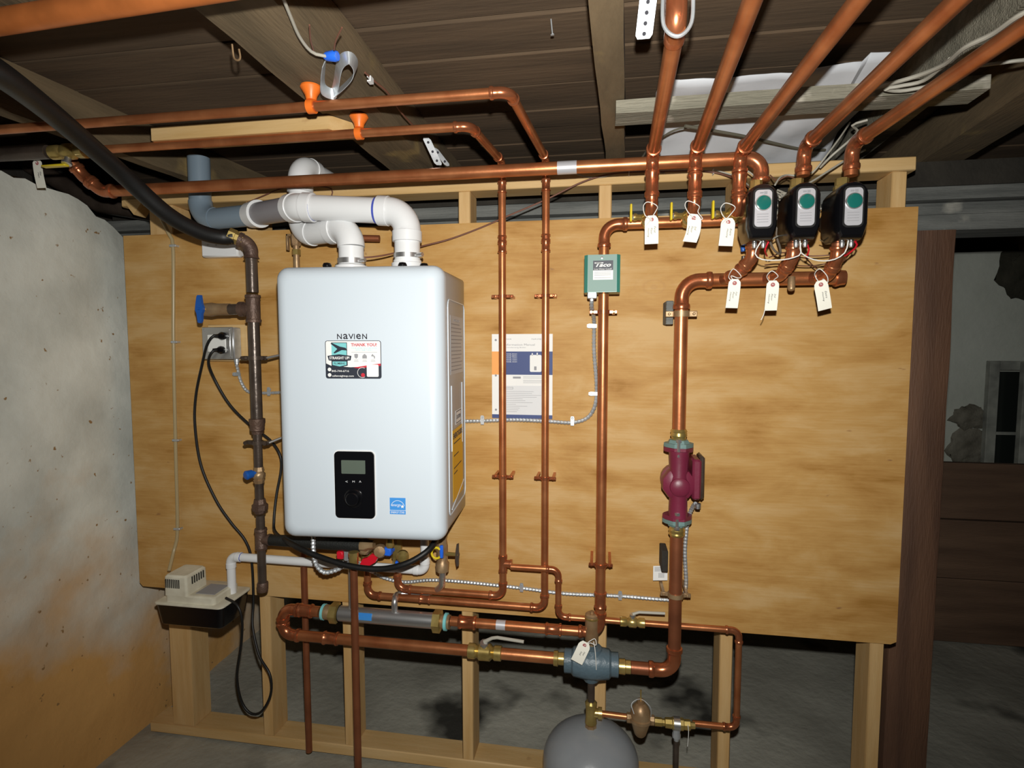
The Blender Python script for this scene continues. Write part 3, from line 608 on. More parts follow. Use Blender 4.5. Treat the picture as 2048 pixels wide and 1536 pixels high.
T.part('wire_loop', MB().sweep(spline([c+V((-.024, -.005, .07)), c+V((-.022, -.01, .055)), c+V((0, -.014, .053)), c+V((.02, -.01, .054))], 6), .0012, 6), STRING)
# ============================================================ GAS PIPE with black hose
GX = -.16
def col(px, py, Y): return P(px, py, Y=Y)
top = P(498, 488, Y=GX); bot = P(526, 1180, Y=GX); xg = (P(505, 600, Y=GX).x+P(522, 1050, Y=GX).x)/2
def g(py, px=512): return V((xg, GX, P(px, py, Y=GX).z))
GA = Thing('iron_gas_pipe', 'dark brown iron gas pipe left of the boiler with tees and capped drip leg', 'pipe', (xg, GX, g(1180).z))
r = .0165
pe = g(488); ein = P(470, 475, Y=GX-.02); din = (pe-ein).normalized()
a, t = arc(pe, din, V((0, 0, -1)), .035); 
GA.part('elbow', MB().sweep([a[0]-din*.012, a[0]-din*.011, a[0]-din*.001, a[0]]+a+[a[-1]-V((0, 0, .001)), a[-1]-V((0, 0, .012)), a[-1]-V((0, 0, .018)), a[-1]-V((0, 0, .019))], [r*1.1, r*1.3, r*1.3, r*1.15]+[r*1.18]*len(a)+[r*1.15, r*1.15, r*1.35, r*1.1], 24), IRONF)
GA.part('pipe', MB().sweep([a[-1], g(585)], r, 24), IRON)
zt0, zt1 = g(590).z, g(645).z
GA.part('tee', MB().lathe([(0, r*1.3), (.008, r*1.35), (.010, r*1.2), (zt0-zt1-.01, r*1.2), (zt0-zt1-.008, r*1.35), (zt0-zt1, r*1.3)], (xg, GX, zt1), (0, 0, 1), 24).lathe([(0, r*1.15), (.03, r*1.15), (.031, r*1.35), (.042, r*1.35)], (xg, GX, g(618).z), (-1, 0, 0), 24), IRONF)
zb_ = g(618).z
GA.part('pipe', MB().sweep([(xg-.035, GX, zb_), (xg-.08, GX, zb_)], r*.98, 24), IRON)
GA.part('pipe', MB().sweep([g(640), g(850)], r, 24), IRON)
GA.part('reducer', MB().lathe([(0, r*.95), (.008, r*1.0), (.012, r*1.25), (.028, r*1.25), (.034, r*1.4), (.046, r*1.4), (.048, r*1.1)], g(868), (0, 0, 1), 24), IRONF)
r2 = .0125
GA.part('pipe', MB().sweep([g(862), g(938)], r2, 20), IRON)
GA.part('pipe', MB().sweep([g(965), g(1005)], r2, 20), IRON)
zz = g(1025).z
GA.part('union', MB().lathe([(-.012, r2*1.3), (-.004, r2*1.4), (-.002, r2*1.85), (.012, r2*1.9), (.014, r2*1.9), (.018, r2*1.5), (.032, r2*1.3)], g(1018), (0, 0, 1), 8), IRONF)
GA.part('pipe', MB().sweep([g(1030), g(1060)], r2, 20), IRON)
zt0, zt1 = g(1056).z, g(1098).z
GA.part('tee', MB().lathe([(0, r2*1.3), (.007, r2*1.45), (.009, r2*1.35), (zt0-zt1-.009, r2*1.35), (zt0-zt1-.007, r2*1.5), (zt0-zt1, r2*1.4)], (xg, GX, zt1), (0, 0, 1), 24).lathe([(0, r2*1.2), (.024, r2*1.25), (.025, r2*1.45), (.032, r2*1.45)], (xg, GX, g(1078).z), (1, 0, 0), 24), IRONF)
GA.part('drip_leg', MB().sweep([g(1090), g(1165)], r2*.98, 20), IRON)
GA.part('pipe_cap', MB().lathe([(0, r2*1.1), (.006, r2*1.3), (.026, r2*1.35), (.030, r2*1.2), (.030, r2)], g(1182), (0, 0, 1), 10), IRONF)
# insulated branch
h0 = V((xg+.03, GX, g(1078).z)); h1 = P(722, 1088, Y=GX); h1.z = h0.z
GA.part('branch_pipe', MB().sweep([h0, h0.lerp(h1, .5), h1], [.0165, .0185, .0185], 20), INSUL, label='black wrapped branch running right below the boiler')
GA.part('end_fitting', MB().lathe([(0, .017), (.02, .019), (.03, .014), (.045, .012)], h1-V((.004, 0, 0)), (1, 0, .1), 8), BRONZE)
# valves on it
T = Thing('gas_cock', 'brown stop valve with blue butterfly handle on a side branch left of the gas pipe', 'valve', P(405, 618, Y=GX))
c = V((P(405, 618, Y=GX).x+.019, GX, zb_))
T.part('valve_body', MB().lathe([(-.03, .011), (-.018, .013), (-.012, .019), (.012, .021), (.03, .018), (c.x and xg-.075-c.x, .0175)], c, (1, 0, 0), 16), BRONZE)
T.part('valve_stem', MB().lathe([(0, .008), (.03, .007)], c, (0, -1, 0), 10), BRASS)
T.part('handle', MB().prism([(-.007, .035), (-.004, .040), (.006, .040), (.009, .014), (.013, .004), (.012, -.006), (.008, -.014), (.006, -.036), (.001, -.042), (-.006, -.04), (-.009, -.014), (-.013, -.004), (-.012, .008)], c+V((0, -.030, 0)), (1, 0, 0), (0, 0, 1), (0, -.009, 0)).lathe([(0, .004), (.004, .003)], c+V((0, -.039, 0)), (0, -1, 0), 8), BLUE, label='blue butterfly handle')
T = Thing('gas_cock', 'brass stop valve with round blue knob, in line on the gas pipe', 'valve', g(945))
zv = g(965).z; T.part('valve_body', MB().lathe([(0, .014), (.010, .017), (.012, .014), (.02, .019), (.03, .019), (.036, .014), (.038, .017), (.05, .014)], g(966), (0, 0, 1), 8), BRONZE)
c = g(943); T.part('handle', MB().lathe([(0, .008), (.02, .007), (.022, .012), (.04, .014), (.044, .010), (.045, 0)], c, (-.45, -1, -.1), 16), BLUE, label='blue knob')
# rods and clamps
for py, pr, lab in ((716, (556, 709), 'upper steel standoff rod clamped to the gas pipe beside the boiler'), (885, (565, 868), 'lower steel standoff rod clamped to the gas pipe beside the boiler')):
    c = g(py); T = Thing('standoff_clamp', lab, 'clamp', c); rr_ = r if py < 800 else r2
    T.part('ring', MB().lathe([(-.006, rr_*1.02), (-.006, rr_*1.3), (.006, rr_*1.3), (.006, rr_*1.02)], c, (0, 0, 1), 20).box(c+V((-.038, -.006, -.006)), c+V((-rr_, .006, .006)), .001).box(c+V((rr_, -.006, -.006)), c+V((.038, .006, .006)), .001), IRON)
    T.part('screw', MB().lathe([(0, .006), (.01, .006)], c+V((.032, -.006, 0)), (0, -1, 0), 8).lathe([(0, .006), (.01, .006)], c+V((-.032, -.006, 0)), (0, -1, 0), 8), IRON)
    T.part('rod', MB().sweep([c+V((.036, 0, 0)), P(pr[0]+25, pr[1]-3, Y=-.10)], .004, 10), STEEL)
# black hose, from above left
HP = [P(-60, 118, Y=-.92), P(0, 148, Y=-.86), P(110, 232, Y=-.66), P(230, 335, Y=-.46), P(330, 425, Y=-.33), P(395, 462, Y=-.25), P(440, 474, Y=-.20), ein-din*.004]
single('black_flexible_hose', MB().sweep(spline(HP, 10), .0215, 24), BLACKM, 'thick black flexible gas hose sweeping from the upper left corner down to the iron pipe', 'hose')
T = Thing('hose_coupling', 'brass hose coupling joining the black hose to the iron elbow', 'fitting', ein)
T.part('coupling_ring', MB().lathe([(-.01, .0225), (.008, .0225), (.009, .020), (.03, .020)], ein-din*.008, din, 8), BRASS)
# ============================================================ COPPER RUNS
CR = .0178; MR = .0143; SR = .0105
# long header with left valve end
HY = -.19; hz = P(1100, 337, Y=HY).z
HD = Thing('header_pipe', 'long copper pipe crossing below the ceiling, ending above the left circulator', 'pipe', P(1100, 337, Y=HY))
xr = P(1523, 330, Y=HY).x; hl = P(205, 387, Y=HY); hr = V((xr, HY, hz)); a0 = V((hl.x, HY, hz))
la = P(160, 352, Y=HY-.02); lb = P(140, 320, Y=HY-.04)
run(HD, [lb, la+V((.01, 0, 0)), a0, hr, V((xr, HY, P(1523, 362, Y=HY).z))], .0165, m=COPPER, bend=2.2, sleeve=1.4)
HD.part('print_band', MB().lathe([(0, .0168), (.05, .0168)], V((P(1115, 325, Y=HY).x, HY, hz)), (1, 0, 0), 20), SILVER)
PL2 = Thing('black_drain_pipe', 'dark pipe passing above the left foundation wall behind the stud', 'pipe', P(250, 420, Y=.16))
PL2.part('pipe', MB().sweep([P(60, 330, Y=.10), P(200, 410, Y=.15), P(420, 445, Y=.17)], .03, 20), IRON)
# hot water pair along the ceiling and down the plywood
def dhw(name, lab, pts, rr):
    T = Thing(name, lab, 'pipe', pts[0]); run(T, pts, rr, COPPER, bend=2.4, sleeve=1.7); return T
DY = -.065; TZ = 1.925
xA = P(1091, 700, Y=DY).x; xB = P(1005, 700, Y=DY).x
def zat(px, py, Y=DY): return P(px, py, Y=Y).z
a1 = V((xA-.035, P(1000, 185, Z=TZ).y, TZ)); a0_ = P(-30, 265, Z=TZ); a0_.y = a1.y
zlow = zat(1070, 1215); xu = P(735, 1150, Y=DY).x; zlow2 = zat(760, 1200)
DA = dhw('water_pipe', 'outer copper water pipe, ceiling down over the manual right side to the red valve', [a0_, a1, V((xA, DY, TZ)), V((xA, DY, zlow)), V((xu, DY, zlow)), V((xu, DY, zat(735, 1130)))], SR*1.02)
b1 = V((xB-.03, P(900, 255, Z=TZ).y, TZ)); b0_ = V((P(178, 308, Y=b1.y).x, b1.y-.004, TZ))
zl2 = zat(980, 1190); xv = P(795, 1120, Y=DY).x
DB = dhw('water_pipe', 'inner copper water pipe, ceiling down over the manual left side to the blue valve', [b0_, b1, V((xB, DY, TZ)), V((xB, DY, zl2)), V((xv, DY, zl2)), V((xv, DY, zat(795, 1135)))], SR*1.02)
T = Thing('ball_valve', 'brass ball valve with yellow lever on a dark pipe in the left top corner', 'valve', b0_)
c = V((P(143, 308, Y=b1.y).x, b1.y-.005, TZ))
T.part('valve_body', MB().lathe([(-.055, .014), (-.054, .019), (-.03, .019), (-.022, .015), (-.012, .021), (.012, .021), (.022, .015), (.032, .020), (.05, .020), (.052, .014)], c, (1, .0, .0), 12), BRASS)
T.part('valve_stem', MB().lathe([(0, .008), (.032, .008), (.032, .012), (.038, .012)], c, (0, -.3, -1), 10), STEEL)
s0 = c+V((0, -.01, -.036)); T.part('lever', MB().box(s0+V((-.075, -.008, -.006)), s0+V((.0, .008, .0)), .002), YELLOW)
PL = Thing('black_service_pipe', 'dark iron pipe leaving the left picture edge at the yellow lever valve', 'pipe', c-V((.1, 0, 0)))
PL.part('pipe', MB().sweep([c+V((-.06, -.006, 0)), V((c.x-.5, b1.y-.02, TZ))], .018, 20), IRON)
for T, x in ((DA, xA), (DB, xB)):
    for py in (372, 492): coupling(T, (x, DY, zat(1050, py)), (0, 0, 1), SR)
    coupling(T, (x, DY, zat(1050, 478)), (0, 0, 1), SR, SR*2.2)
    for py in (592, 955): strap(T, (x, DY, zat(1050, py)), SR, ear=.022, w_=.009)
coupling(DA, (P(850, 1208, Y=DY).x, DY, zlow), (1, 0, 0), SR)
# tee branch: fill line
zt = zat(1008, 1127); DB.part('tee', MB().lathe([(-.026, SR*1.25), (-.02, SR*1.3), (-.015, SR*1.12), (.015, SR*1.12), (.02, SR*1.3), (.026, SR*1.25)], (xB, DY, zt), (0, 0, 1), 20).lathe([(0, SR*1.1), (.02, SR*1.1), (.022, SR*1.3), (.028, SR*1.3)], (xB, DY, zt), (1, 0, 0), 20), FITTING)
FY = -.085; fx = P(1117, 1180, Y=FY).x; zf = P(1180, 1238, Y=FY).z; fx2 = P(1476, 1340, Y=FY).x; zf2 = P(1440, 1452, Y=FY).z
FI = Thing('fill_pipe', 'thin copper fill pipe stepping right under the plywood and looping back to the pressure regulator', 'pipe', (fx2, FY, zf2))
zc = zat(1115, 1130)
run(FI, [(xB+.028, FY, zt), (fx, FY, zt), (fx, FY, zf), (fx2, FY, zf), (fx2, FY, zf2), (P(1385, 1448, Y=FY).x, FY, zf2)], .0088, COPPER, bend=2.4)
T = Thing('ball_valve', 'small brass ball valve with pale lever on the thin fill pipe', 'valve', P(1265, 1245, Y=FY))
c = V((P(1265, 1245, Y=FY).x, FY, zf)); T.part('valve_body', MB().lathe([(-.036, .010), (-.034, .014), (-.02, .014), (-.014, .011), (-.009, .015), (.009, .015), (.014, .011), (.02, .014), (.034, .014), (.036, .010)], c, (1, 0, 0), 12), BRASS)
T.part('valve_stem', MB().lathe([(0, .006), (.022, .006), (.022, .009), (.028, .008)], c, (0, -.2, 1), 10), STEEL)
T.part('lever', MB().sweep([c+V((0, -.005, .027)), c+V((.018, -.005, .034)), c+V((.09, -.005, .036))], .0042, 8), WIREW)
# heating return column
RY = -.095; CX = P(1205, 800, Y=RY).x
def zr(py, px=1205): return P(px, py, Y=RY).z
RE = Thing('return_pipe', 'vertical copper pipe behind the green box, from upper valve manifold to steel separator', 'pipe', (CX, RY, zr(1265)))
mz = P(1300, 446, Y=RY).z; mx1 = P(1472, 440, Y=RY).x; lz = P(1100, 1258, Y=RY).z
nx = P(902, 1250, Y=RY).x
run(RE, [(mx1, RY, mz), (CX, RY, mz), (CX, RY, lz), (nx, RY, lz)], MR, COPPER, bend=2.6)
strap(RE, (CX, RY, zr(624)), MR, ear=.024, w_=.010); strap(RE, (CX, RY, zr(1130)), MR, ear=.02, w_=.009)
coupling(RE, (CX, RY, zr(1200)), (0, 0, 1), MR)
coupling(RE, (P(1107, 1265, Y=RY).x, RY, lz), (1, 0, 0), MR); coupling(RE, (P(935, 1250, Y=RY).x, RY, lz), (1, 0, 0), MR*1.15)
RE.part('tape_wrap', MB().lathe([(0, MR*1.03), (.028, MR*1.03)], (P(993, 1255, Y=RY).x, RY, lz), (1, 0, 0), 20), SILVER)
RE.part('end_cap', MB().lathe([(0, MR*1.15), (.018, MR*1.15), (.022, MR*.8), (.023, 0)], (mx1-.004, RY, mz), (1, 0, 0), 20), FITTING)
# supply column with pump
SY = -.10; SX = P(1358, 850, Y=SY).x
def zs(py, px=1358): return P(px, py, Y=SY).z
SU = Thing('supply_pipe', 'large copper pipe rising through the maroon pump to the manifold below the circulators', 'pipe', (SX, SY, zs(1330)))
uz = P(1540, 558, Y=SY).z; ux = P(1684, 557, Y=SY).x; bz = P(1290, 1337, Y=SY).z
zp1, zp2 = zs(862), zs(1068)
run(SU, [(ux, SY, uz), (SX, SY, uz), (SX, SY, zp1)], CR, COPPER, bend=2.6)
run(SU, [(SX, SY, zp2), (SX, SY, bz), (P(1262, 1333, Y=SY).x, SY, bz)], CR, COPPERD, bend=2.2)
SU.part('end_cap', MB().lathe([(-.004, CR*1.25), (.0, CR*1.3), (.01, CR*1.1), (.02, CR*1.05), (.022, 0)], (ux-.014, SY, uz), (1, 0, 0), 20), FITTING)
strap(SU, (SX, SY, zs(628)), CR, m=BRONZE, ear=.024, w_=.016); strap(SU, (SX, SY, zs(1190)), CR, m=BRONZE, ear=.024, w_=.012)
SU.part('backing_block', MB().box((SX-.038, -.001, zs(648)), (SX-.018, SY+.02, zs(600)), .002), GREYWOOD); SU.part('backing_block', MB().box((SX-.036, -.001, zs(1155)), (SX-.018, SY+.03, zs(1112)), .002), DARK)
# supply bottom to left, valve and U bend
lx = P(1115, 1312, Y=SY).x; vx0 = P(1000, 1303, Y=SY).x; vx1 = P(940, 1298, Y=SY).x; ulx = P(560, 1262, Y=SY).x; bz2 = P(1050, 1311, Y=SY).z
SL = Thing('lower_loop_pipe', 'copper pipe from the blue grey separator left through a ball valve to a U bend', 'pipe', (vx0, SY, bz2))
SL.part('pipe', MB().sweep([(lx, SY, bz2), (vx0, SY, bz2)], CR*.95, 20), COPPER)
uz2 = P(620, 1222, Y=SY).z; uxr = P(640, 1225, Y=SY).x; zlow3 = P(800, 1287, Y=SY).z
run(SL, [(vx1, SY, bz2), (ulx+.012, SY, bz2), (ulx+.012, SY, uz2), (uxr, SY, uz2)], CR*.92, COPPER, bend=2.0, sleeve=1.4)
coupling(SL, (P(662, 1272, Y=SY).x, SY, bz2), (1, 0, 0), CR*.92, .05); coupling(SL, (P(612, 1222, Y=SY).x, SY, uz2), (1, 0, 0), CR*.95, .045)
T = Thing('ball_valve', 'large brass ball valve with pale lever on the lower loop pipe', 'valve', (vx0, SY, bz2)); c = V(((vx0+vx1)/2, SY, bz2))
T.part('valve_body', MB().lathe([(-.052, .018), (-.05, .022), (-.03, .022), (-.024, .017), (-.016, .025), (.016, .025), (.024, .017), (.03, .022), (.05, .022), (.052, .018)], c, (1, 0, 0), 12), BRASS)
T.part('valve_stem', MB().lathe([(0, .010), (.034, .009), (.034, .014), (.04, .012)], c, (0, -.35, 1), 10), STEEL)
T.part('lever', MB().sweep([c+V((0, -.012, .038)), c+V((.025, -.012, .052)), c+V((.04, -.012, .055)), c+V((.12, -.014, .050))], [.006, .005, .005, .005], 8), WIREW)
# steel hydraulic separator
HS0 = V((uxr+.01, SY, uz2)); HS1 = V((nx-.03, SY, lz)); hsz = (HS0.z+HS1.z)/2
HS = Thing('hydraulic_separator', 'horizontal stainless steel header with brass nuts and a blue stripe, below the boiler', 'separator', HS0)
A_ = P(680, 1226, Y=SY); B_ = P(868, 1242, Y=SY); A_.z = B_.z = hsz
HS.part('barrel', MB().lathe([(0, .026), (.0, .0235), ((B_-A_).length, .0235), ((B_-A_).length, .026)], A_, (1, 0, 0), 32), STEEL)
HS.part('nut', MB().lathe([(-.002, .026), (0, .032), (.022, .032), (.024, .026)], A_-V((.028, 0, 0)), (1, 0, 0), 6), BRASS); HS.part('nut', MB().lathe([(-.002, .026), (0, .034), (.022, .034), (.024, .026)], B_, (1, 0, 0), 6), BRASS)
HS.part('adapter', MB().lathe([(-.02, .021), (-.012, .023), (.0, .022), (.012, .020)], A_-V((.036, 0, 0)), (1, 0, 0), 20), BRONZE); HS.part('adapter', MB().lathe([(0, .02), (.02, .021), (.03, .021)], B_+V((.02, 0, 0)), (1, 0, 0), 20), BRONZE)
HS.part('seal_ring', MB().lathe([(0, .0225), (.001, .0245), (.008, .0245), (.009, .022)], A_-V((.058, 0, 0)), (1, 0, 0), 24), TEAL); HS.part('seal_ring', MB().lathe([(0, .0225), (.001, .026), (.009, .026), (.01, .022)], B_+V((.033, 0, 0)), (1, 0, 0), 24), TEAL)
s_ = P(722, 1235, Y=SY).x; mb = MB()
for i in range(5):
    a = math.radians(200+i*12)
    mb.box((s_, SY+.0238*math.cos(a)*0-.0236*math.sin(math.radians(52+i*10)), hsz+.0236*math.cos(math.radians(52+i*10))-.0025), (s_+.045, SY-.0236*math.sin(math.radians(52+i*10))-.0012, hsz+.0236*math.cos(math.radians(52+i*10))+.0025))
HS.part('blue_stripe', mb, BLUEP)
lx1 = P(697, 1170, Y=-.12).x
HS.part('inlet_tube', MB().sweep([(lx1, SY, hsz), (lx1, SY, P(697, 1125, Y=SY).z)], .0095, 20), STEEL)
lx2 = P(790, 1215, Y=SY).x; q = [V((lx2, SY, hsz)), V((lx2, SY, P(790, 1200, Y=SY).z)), P(800, 1188, Y=-.04), P(860, 1184, Y=-.035), P(882, 1172, Y=-.10), V((P(885, 1150, Y=-.13).x, -.13, P(885, 1150, Y=-.13).z)), V((P(885, 1150, Y=-.13).x, -.13, P(885, 1138, Y=-.13).z))]
HS.part('outlet_tube', MB().sweep(spline(q, 8), .0095, 20), STEEL)
# air separator and vent
AX = P(1183, 1315, Y=SY).x; AZ = (bz+bz2)/2; AL = P(1238, 1320, Y=SY).x-AX; AR = AX-P(1128, 1320, Y=SY).x
AS = Thing('air_separator', 'blue grey cast air separator with brass vent on top, above the grey tank', 'separator', (AX, SY, AZ))
AS.part('body', MB().lathe([(-AR, .024), (-AR+.002, .034), (-AR+.022, .034), (-AR+.028, .041), (-.02, .046), (0, .048), (.02, .046), (AL-.028, .041), (AL-.022, .034), (AL-.002, .034), (AL, .024)], (AX, SY, AZ), (1, 0, 0), 12).lathe([(.03, .036), (.047, .030), (.052, .014)], (AX, SY, AZ), (0, 0, 1), 12).lathe([(.03, .032), (.052, .022), (.056, .014)], (AX, SY, AZ), (0, 0, -1), 12), SEPAR)
AS.part('union', MB().lathe([(0, .021), (.012, .022), (.014, .018), (.03, .018), (.03, .0)], (AX-AR-.03, SY, bz2), (1, 0, 0), 16), BRASS); AS.part('union', MB().lathe([(0, .021), (.018, .022), (.02, .019), (.034, .019)], (AX+AL-.001, SY, bz), (1, 0, 0), 16), BRASS)
T = Thing('air_vent', 'brass canister air vent on top of the blue grey separator', 'valve', (AX, SY, AZ+.05)); z0 = AZ+.047; zt_ = P(1185, 1226, Y=SY).z
T.part('canister', MB().lathe([(0, .008), (.012, .008), (.016, .018), (.022, .0195), (zt_-z0-.004, .0195), (zt_-z0, .015), (zt_-z0, .006), (zt_-z0+.006, .006)], (AX, SY, z0), (0, 0, 1), 24), BRONZE); T.part('rim', MB().lathe([(0, .0195), (0, .021), (.005, .021), (.005, .0195)], (AX, SY, zt_-.016), (0, 0, 1), 24), BRASS)
# column to tank with tee
tz = P(1183, 1425, Y=SY).z
TN = Thing('tank_riser', 'brown pipe and brass tee between the blue grey separator and the grey tank', 'pipe', (AX, SY, tz))
TN.part('pipe', MB().sweep([(AX, SY, AZ-.052), (AX, SY, tz+.02)], .0105, 16), IRON)
TN.part('tee', MB().lathe([(-.036, .014), (-.03, .018), (-.015, .016), (.015, .016), (.03, .018), (.036, .013)], (AX, SY, tz), (0, 0, 1), 12).lathe([(0, .013), (.02, .013), (.021, .017), (.032, .017)], (AX, SY, tz), (1, 0, 0), 12), BRASS)
TN.part('pipe', MB().sweep([(AX+.03, SY, tz), (P(1258, 1430, Y=SY).x, SY, tz-.002)], .0088, 16), COPPER)
TN.part('nipple', MB().sweep([(AX, SY, tz-.03), (AX, SY, tz-.08)], .010, 16), BRONZE)
ttop = tz-.042; TR = .140; prof = []
for i in range(15): a = math.radians(90*i/14); prof.append((.105*(1-math.cos(a)), TR*math.sin(a)))
prof += [(.20, TR), (.201, TR*1.01), (.21, TR*1.01), (.211, TR)]
for i in range(1, 9): a = math.radians(90*i/8); prof.append((.26+.09*math.sin(a), TR*math.cos(a)))
ET = Thing('expansion_tank', 'round grey expansion tank at the bottom, hanging below the air separator', 'tank', (AX, SY, ttop-.35))
ET.part('tank_shell', MB().lathe(prof, (AX, SY, ttop), (0, 0, -1), 48), TANKM); ET.part('neck', MB().lathe([(0, .017), (.02, .019), (.03, .026), (.034, .026)], (AX, SY, ttop+.006), (0, 0, -1), 8), BRONZE)
# regulator and backflow
rx = P(1281, 1430, Y=SY).x; rz = tz-.004
RG = Thing('pressure_regulator', 'bell shaped bronze pressure regulator right of the grey tank', 'valve', (rx, SY, rz))
RG.part('body', MB().lathe([(-.050, .012), (-.044, .017), (-.030, .021), (-.016, .025), (-.003, .029), (-.002, .033), (.006, .033), (.007, .029), (.024, .028), (.036, .023), (.046, .015), (.048, .011), (.058, .010)], (rx, SY, rz), (0, 0, 1), 20).lathe([(-.04, .011), (-.038, .0145), (-.026, .0145), (-.02, .012), (.02, .012), (.026, .0145), (.038, .0145), (.04, .011)], (rx, SY, rz), (1, 0, 0), 8), BRONZE)
RG.part('adjusting_screw', MB().lathe([(0, .002), (.03, .002)], (rx, SY, rz+.058), (0, 0, 1), 8), BRASS)
RG.part('wire_loop', MB().sweep(spline([(rx-.02, SY-.025, rz+.03), (rx-.026, SY-.01, rz+.05), (rx, SY, rz+.06), (rx+.026, SY-.01, rz+.045), (rx+.028, SY-.015, rz+.02)], 6), .0012, 6), GALV)
bx = P(1355, 1440, Y=SY).x; bzv = zf2+.004
BF = Thing('backflow_valve', 'brass backflow preventer with steel sleeve on the fill line, drain spout underneath', 'valve', (bx, SY, bzv))
x0_ = rx+.04-bx
BF.part('body', MB().lathe([(x0_, .012), (x0_+.02, .012), (x0_+.021, .010), (-.036, .010), (-.034, .014), (-.016, .015), (-.014, .017), (.016, .017), (.018, .014), (.034, .015), (.036, .010), (P(1390, 1450, Y=SY).x-bx, .009)], (bx, SY, bzv), (1, 0, 0), 8), BRASS)
BF.part('steel_sleeve', MB().lathe([(-.009, .0185), (.009, .0185)], (bx-.002, SY, bzv), (1, 0, 0), 24), STEEL)
BF.part('spout', MB().lathe([(0, .012), (.025, .010), (.03, .012), (.04, .012), (.042, .008), (.055, .007)], (bx-.002, SY, bzv), (0, 0, -1), 12), GALV)
BF.part('drain_pipe', MB().sweep([(bx-.002, SY, bzv-.05), (bx-.002, SY, bzv-.26)], .008, 12), IRON)
BF.part('string', MB().sweep(spline([(bx+.026, SY-.018, bzv+.012), (bx+.028, SY-.02, bzv-.01), (bx+.026, SY-.02, bzv-.05)], 6), .001, 6), STRING)
# relief drain tubes
x6 = P(612, 1280, Y=-.03).x; zt6 = P(608, 1095, Y=-.03).z
T = Thing('drain_tube', 'brown copper drain tube left of the boiler bottom, standing on the bottom plate', 'pipe', (x6, -.03, .04)); T.part('pipe', MB().sweep([(x6, -.03, zt6), (x6, -.03, .036)], .0105, 16), COPPERD)
T.part('adapter', MB().lathe([(0, .0125), (.02, .0125), (.022, .015), (.034, .015)], (x6, -.03, zt6-.006), (0, 0, 1), 8), FITTING)
x7 = P(709, 1200, Y=-.20).x; zt7 = P(707, 1125, Y=-.2).z
T = Thing('drain_tube', 'brown copper drain tube dropping to the floor in front of the steel header', 'pipe', (x7, -.20, 0)); T.part('pipe', MB().sweep([(x7, -.20, zt7), (x7, -.20, .0)], .0105, 16), COPPERD)
T.part('adapter', MB().lathe([(-.004, .011), (0, .0135), (.02, .0135), (.022, .015), (.035, .015)], (x7, -.2, zt7-.004), (0, 0, 1), 8), BRASS)
# ============================================================ zone drops with valves (return side)
ZY = -.215
zone_pts = [(1305, 320, 1352, 60, 1302, 432), (1391, 315, 1505, 0, 1384, 425), (1480, 316, 1718, 0, 1462, 435), (1608, 305, 1905, 10, None, None), (1704, 300, 2030, 66, None, None)]
labs = ['leftmost of the five copper zone pipes coming down from the ceiling', 'second from left of the five copper zone pipes coming down from the ceiling', 'third from left of the five copper zone pipes coming down from the ceiling', 'fourth from left of the copper zone pipes, ending on the middle circulator', 'rightmost copper zone pipe, ending on the right circulator']
zone = []
for i, (bx_, by_, tx_, ty_, ex_, ey_) in enumerate(zone_pts):
    Yd = ZY if i < 3 else -.225
    pb_ = P(bx_, by_, Y=Yd); zz = pb_.z+.012
    pt = P(tx_, ty_, Z=zz+.012); pf = V((pb_.x, Yd, zz)); d = (pt-pf).normalized(); pt = pf+d*((pt-pf).length+(.35 if i else .0))
    T = Thing('zone_pipe', labs[i], 'pipe', pf)
    if i < 3:
        zm = P(ex_, ey_, Y=Yd).z; xd = pf.x
        run(T, [pt, pf, V((xd, Yd, mz)), V((xd-.0, RY-.06, mz))], MR, COPPERD if i == 99 else COPPER, bend=1.9, sleeve=1.5)
        coupling(T, (xd, Yd, P(bx_, 367 if i == 0 else 372, Y=Yd).z), (0, 0, 1), MR, MR*4.2)
    else:
        zz2 = P(bx_, 352, Y=Yd).z; run(T, [pt, pf, V((pf.x, Yd, zz2))], MR*1.02, COPPER, bend=1.9, sleeve=2.2)
    if i == 0:
        e0 = P(1362, 8, Z=zz+.012); T.part('elbow', MB().sweep(arc(pt, (pt-pf).normalized(), V((0, 0, 1)), .03)[0][:]+[pt+V((0, 0, .06)), pt+V((0, 0, .10))], [MR*1.15]*9+[MR*1.15, MR*1.15], 20), FITTING)
        cc = P(1355, 48, Z=zz+.01); T.part('pipe_hook', MB().sweep(spline([cc+V((-.022, 0, .05)), cc+V((-.020, 0, .0)), cc+V((0, -.004, -.02)), cc+V((.020, 0, .0)), cc+V((.022, 0, .05))], 6), .003, 8), GALV)
    zone.append((pf.x, T))
hl_ = ['left', 'middle', 'right']
for i in range(3):
    xd = zone[i][0]
    T = Thing('ball_valve', 'brass ball valve with yellow handle, %s of the three behind the upper tags' % hl_[i], 'valve', (xd, RY-.05, mz))
    T.part('valve_body', MB().lathe([(-.01, .016), (.006, .020), (.02, .020), (.026, .015), (.034, .022), (.05, .022), (.058, .016), (.07, .019), (.085, .019), (.095, .017)], (xd, RY-.09, mz), (0, 1, 0), 12), BRASS)
    T.part('valve_stem', MB().lathe([(0, .009), (.03, .008), (.034, .011), (.040, .011)], (xd, RY-.048, mz+.004), (-1, 0, .05), 10), BRASS)
    T.part('stem_nut', MB().lathe([(0, .008), (.006, .008)], (xd-.040, RY-.048, mz+.006), (-1, 0, 0), 6), STEEL)
    T.part('handle', MB().box((xd-.050, RY-.058, mz-.006), (xd-.044, RY-.040, mz+.040), .002), YELLOW)
